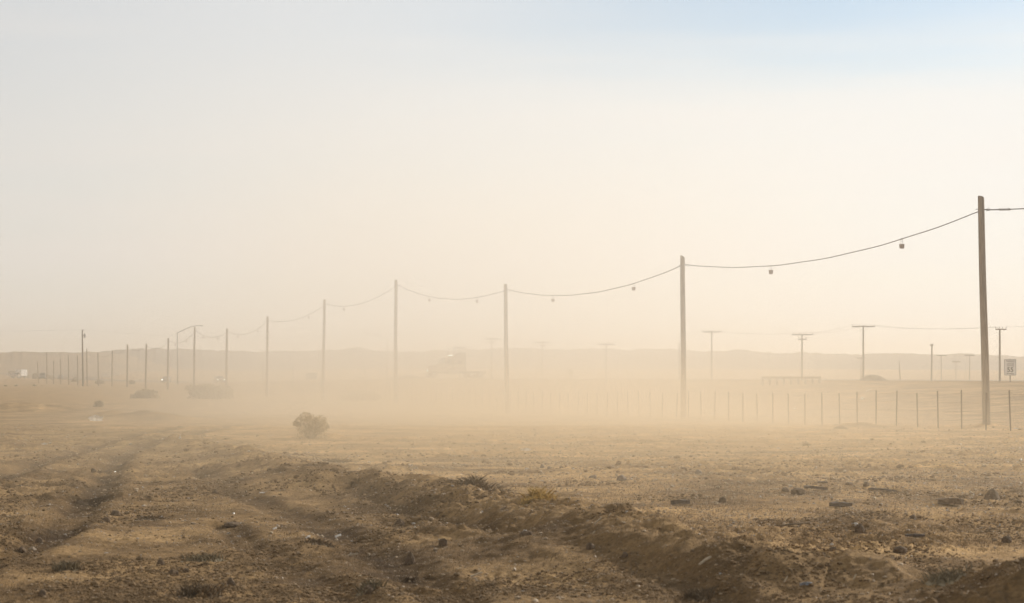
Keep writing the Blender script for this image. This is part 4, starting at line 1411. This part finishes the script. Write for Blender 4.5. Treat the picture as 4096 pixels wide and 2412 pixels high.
# short dry stubble
rr = np.random.default_rng(77)
n = 150000
py = rr.uniform(1800, 2470, n); px = rr.uniform(-200, 4300, n)
d = 13470 / (py - 1525); X = (px - 2048) / F * d
dn = np.clip(fbm(X / 1.4, d / 2.6, 401, 3) * 1.5 + .15 + .35 * sstep(2100, 2900, px) * sstep(2250, 2000, py), 0, 1)
k = rr.uniform(0, 1, n) < dn
X, d = X[k], d[k]; n = len(X)
Z = terrain(X, d)
h = rr.uniform(.012, .06, n); th = .0022 * np.clip(d / 20, .8, 1.8)
an = rr.uniform(0, math.pi, n)
wx, wy = np.cos(an) * th, np.sin(an) * th
lx, ly = rr.normal(0, .45, n) * h + .25 * h, rr.normal(0, .45, n) * h
V = np.stack([np.stack([X - wx, d - wy, Z - .005], 1), np.stack([X + wx, d + wy, Z - .005], 1), np.stack([X + lx, d + ly, Z + h], 1)], 1).reshape(-1, 3)
M_STUB = mat('dry stubble', (.24, .165, .085), rough=.85, var=.4, scale=4, coords='Object')
o = np_mesh('dry_stubble', V, np.arange(n * 3).reshape(n, 3), M_STUB, False)
tag(o, 'short dry stubble standing in the dirt', 'stubble', None, 'stuff')
# far scrub on the plain
rr = np.random.default_rng(78)
n = 1500
d = rr.uniform(330, 1000, n); X = rr.uniform(-.3, .3, n) * d
Z = terrain(X, d)
dr, _ = poly_dist(X, d, ROAD)
k = (np.abs(dr) > 11) & (fbm(X / 60, d / 90, 411, 2) > -.1)
X, d, Z = X[k], d[k], Z[k]; n = len(X)
s = rr.uniform(.15, .45, n)
q = 26
u = rr.normal(size=(n, q, 3)); u /= np.linalg.norm(u, axis=2)[..., None]
u[..., 2] = np.abs(u[..., 2]) * .7
P = np.stack([X, d, Z], 1)[:, None] + u * s[:, None, None] * (rr.uniform(.2, 1, (n, q, 1)) ** .5)
a = rr.normal(size=(n, q, 3)) * s[:, None, None] * .3
b_ = rr.normal(size=(n, q, 3)) * s[:, None, None] * .2
V = np.stack([P - b_, P + a, P + b_, P - a], 2).reshape(-1, 3)
o = np_mesh('far_scrub', V, np.arange(n * q * 4).reshape(-1, 4), M_BUSH, False)
tag(o, 'distant low desert scrub dotted over the plain', 'scrub', None, 'stuff')

# ------------------------------------------------------------------ air: even haze over everything, and the blowing dust
HAZE_DENS = .0008
def volume_box(name, lo, hi):
    mb = MB()
    c = [(a + b) / 2 for a, b in zip(lo, hi)]
    mb.box(c, [b - a for a, b in zip(lo, hi)])
    return mb
m = bpy.data.materials.new('haze')
m.use_nodes = True
t = m.node_tree
t.nodes.clear()
o_ = t.nodes.new('ShaderNodeOutputMaterial')
pv = t.nodes.new('ShaderNodeVolumePrincipled')
pv.inputs['Color'].default_value = (.79, .705, .59, 1)
pv.inputs['Density'].default_value = HAZE_DENS
pv.inputs['Anisotropy'].default_value = .39
t.links.new(pv.outputs['Volume'], o_.inputs['Volume'])
o = volume_box('haze', (-1200, -8, -3), (1200, 1760, 32)).build('haze', m)
tag(o, 'thin even haze over the whole plain', 'haze', None, 'stuff')

m = bpy.data.materials.new('blowing dust')
m.use_nodes = True
t = m.node_tree
t.nodes.clear()
o_ = t.nodes.new('ShaderNodeOutputMaterial')
pv = t.nodes.new('ShaderNodeVolumePrincipled')
pv.inputs['Color'].default_value = (.97, .86, .69, 1)
pv.inputs['Anisotropy'].default_value = .39
g = t.nodes.new('ShaderNodeNewGeometry')
sx = t.nodes.new('ShaderNodeSeparateXYZ')
t.links.new(g.outputs['Position'], sx.inputs[0])
def mth(op, a, b=None, clamp=False):
    q = t.nodes.new('ShaderNodeMath')
    q.operation = op
    q.use_clamp = clamp
    for i, v in enumerate((a, b)):
        if v is None: continue
        if isinstance(v, (int, float)): q.inputs[i].default_value = v
        else: t.links.new(v, q.inputs[i])
    return q.outputs[0]
def mrange(v, a, b):
    q = t.nodes.new('ShaderNodeMapRange')
    q.interpolation_type = 'SMOOTHSTEP'
    q.inputs['From Min'].default_value = min(a, b); q.inputs['From Max'].default_value = max(a, b)
    q.inputs['To Min'].default_value = 0 if a < b else 1; q.inputs['To Max'].default_value = 1 if a < b else 0
    t.links.new(v, q.inputs['Value'])
    return q.outputs['Result']
x, y, z = sx.outputs
# tall plume: follows the pole row, thickest around its second to fourth poles
xc = mth('ADD', x, mth('MULTIPLY', mth('SUBTRACT', y, 100), .10))                 # slants to the left with distance
plume = mth('MULTIPLY', mth('MULTIPLY', mrange(xc, -24, -5), mrange(xc, 21, 3)), mth('MULTIPLY', mrange(y, 48, 82), mrange(y, 168, 108)))
plume = mth('MULTIPLY', plume, mth('MULTIPLY', mrange(z, 19.5, 2), .0170))
# ground-hugging drift
low = mth('MULTIPLY', mth('MULTIPLY', mrange(x, -17, -1), mrange(x, 17, 3)), mth('MULTIPLY', mrange(y, 14, 43), mrange(y, 125, 46)))
low = mth('MULTIPLY', low, mth('MULTIPLY', mth('POWER', mrange(z, 3.8, -.4), 1.4), .034))
n_ = t.nodes.new('ShaderNodeTexNoise')
n_.inputs['Scale'].default_value = .05
n_.inputs['Detail'].default_value = 2
t.links.new(g.outputs['Position'], n_.inputs['Vector'])
nf = mth('ADD', mth('MULTIPLY', n_.outputs['Fac'], 1.7), .15)
t.links.new(mth('MULTIPLY', mth('ADD', plume, low), nf), pv.inputs['Density'])
cm = t.nodes.new('ShaderNodeMix')          # the low drift is coarser, browner dust
cm.data_type = 'RGBA'
cm.inputs[6].default_value = (.985, .915, .81, 1)
cm.inputs[7].default_value = (.86, .71, .50, 1)
t.links.new(mth('DIVIDE', low, mth('ADD', mth('ADD', plume, low), .00001)), cm.inputs[0])
t.links.new(cm.outputs[2], pv.inputs['Color'])
t.links.new(pv.outputs['Volume'], o_.inputs['Volume'])
o = volume_box('dust_cloud', (-40, 12, -2), (34, 210, 20)).build('dust_cloud', m)
tag(o, 'pale plume of blowing dust hiding the middle of the scene', 'dust cloud', None, 'stuff')
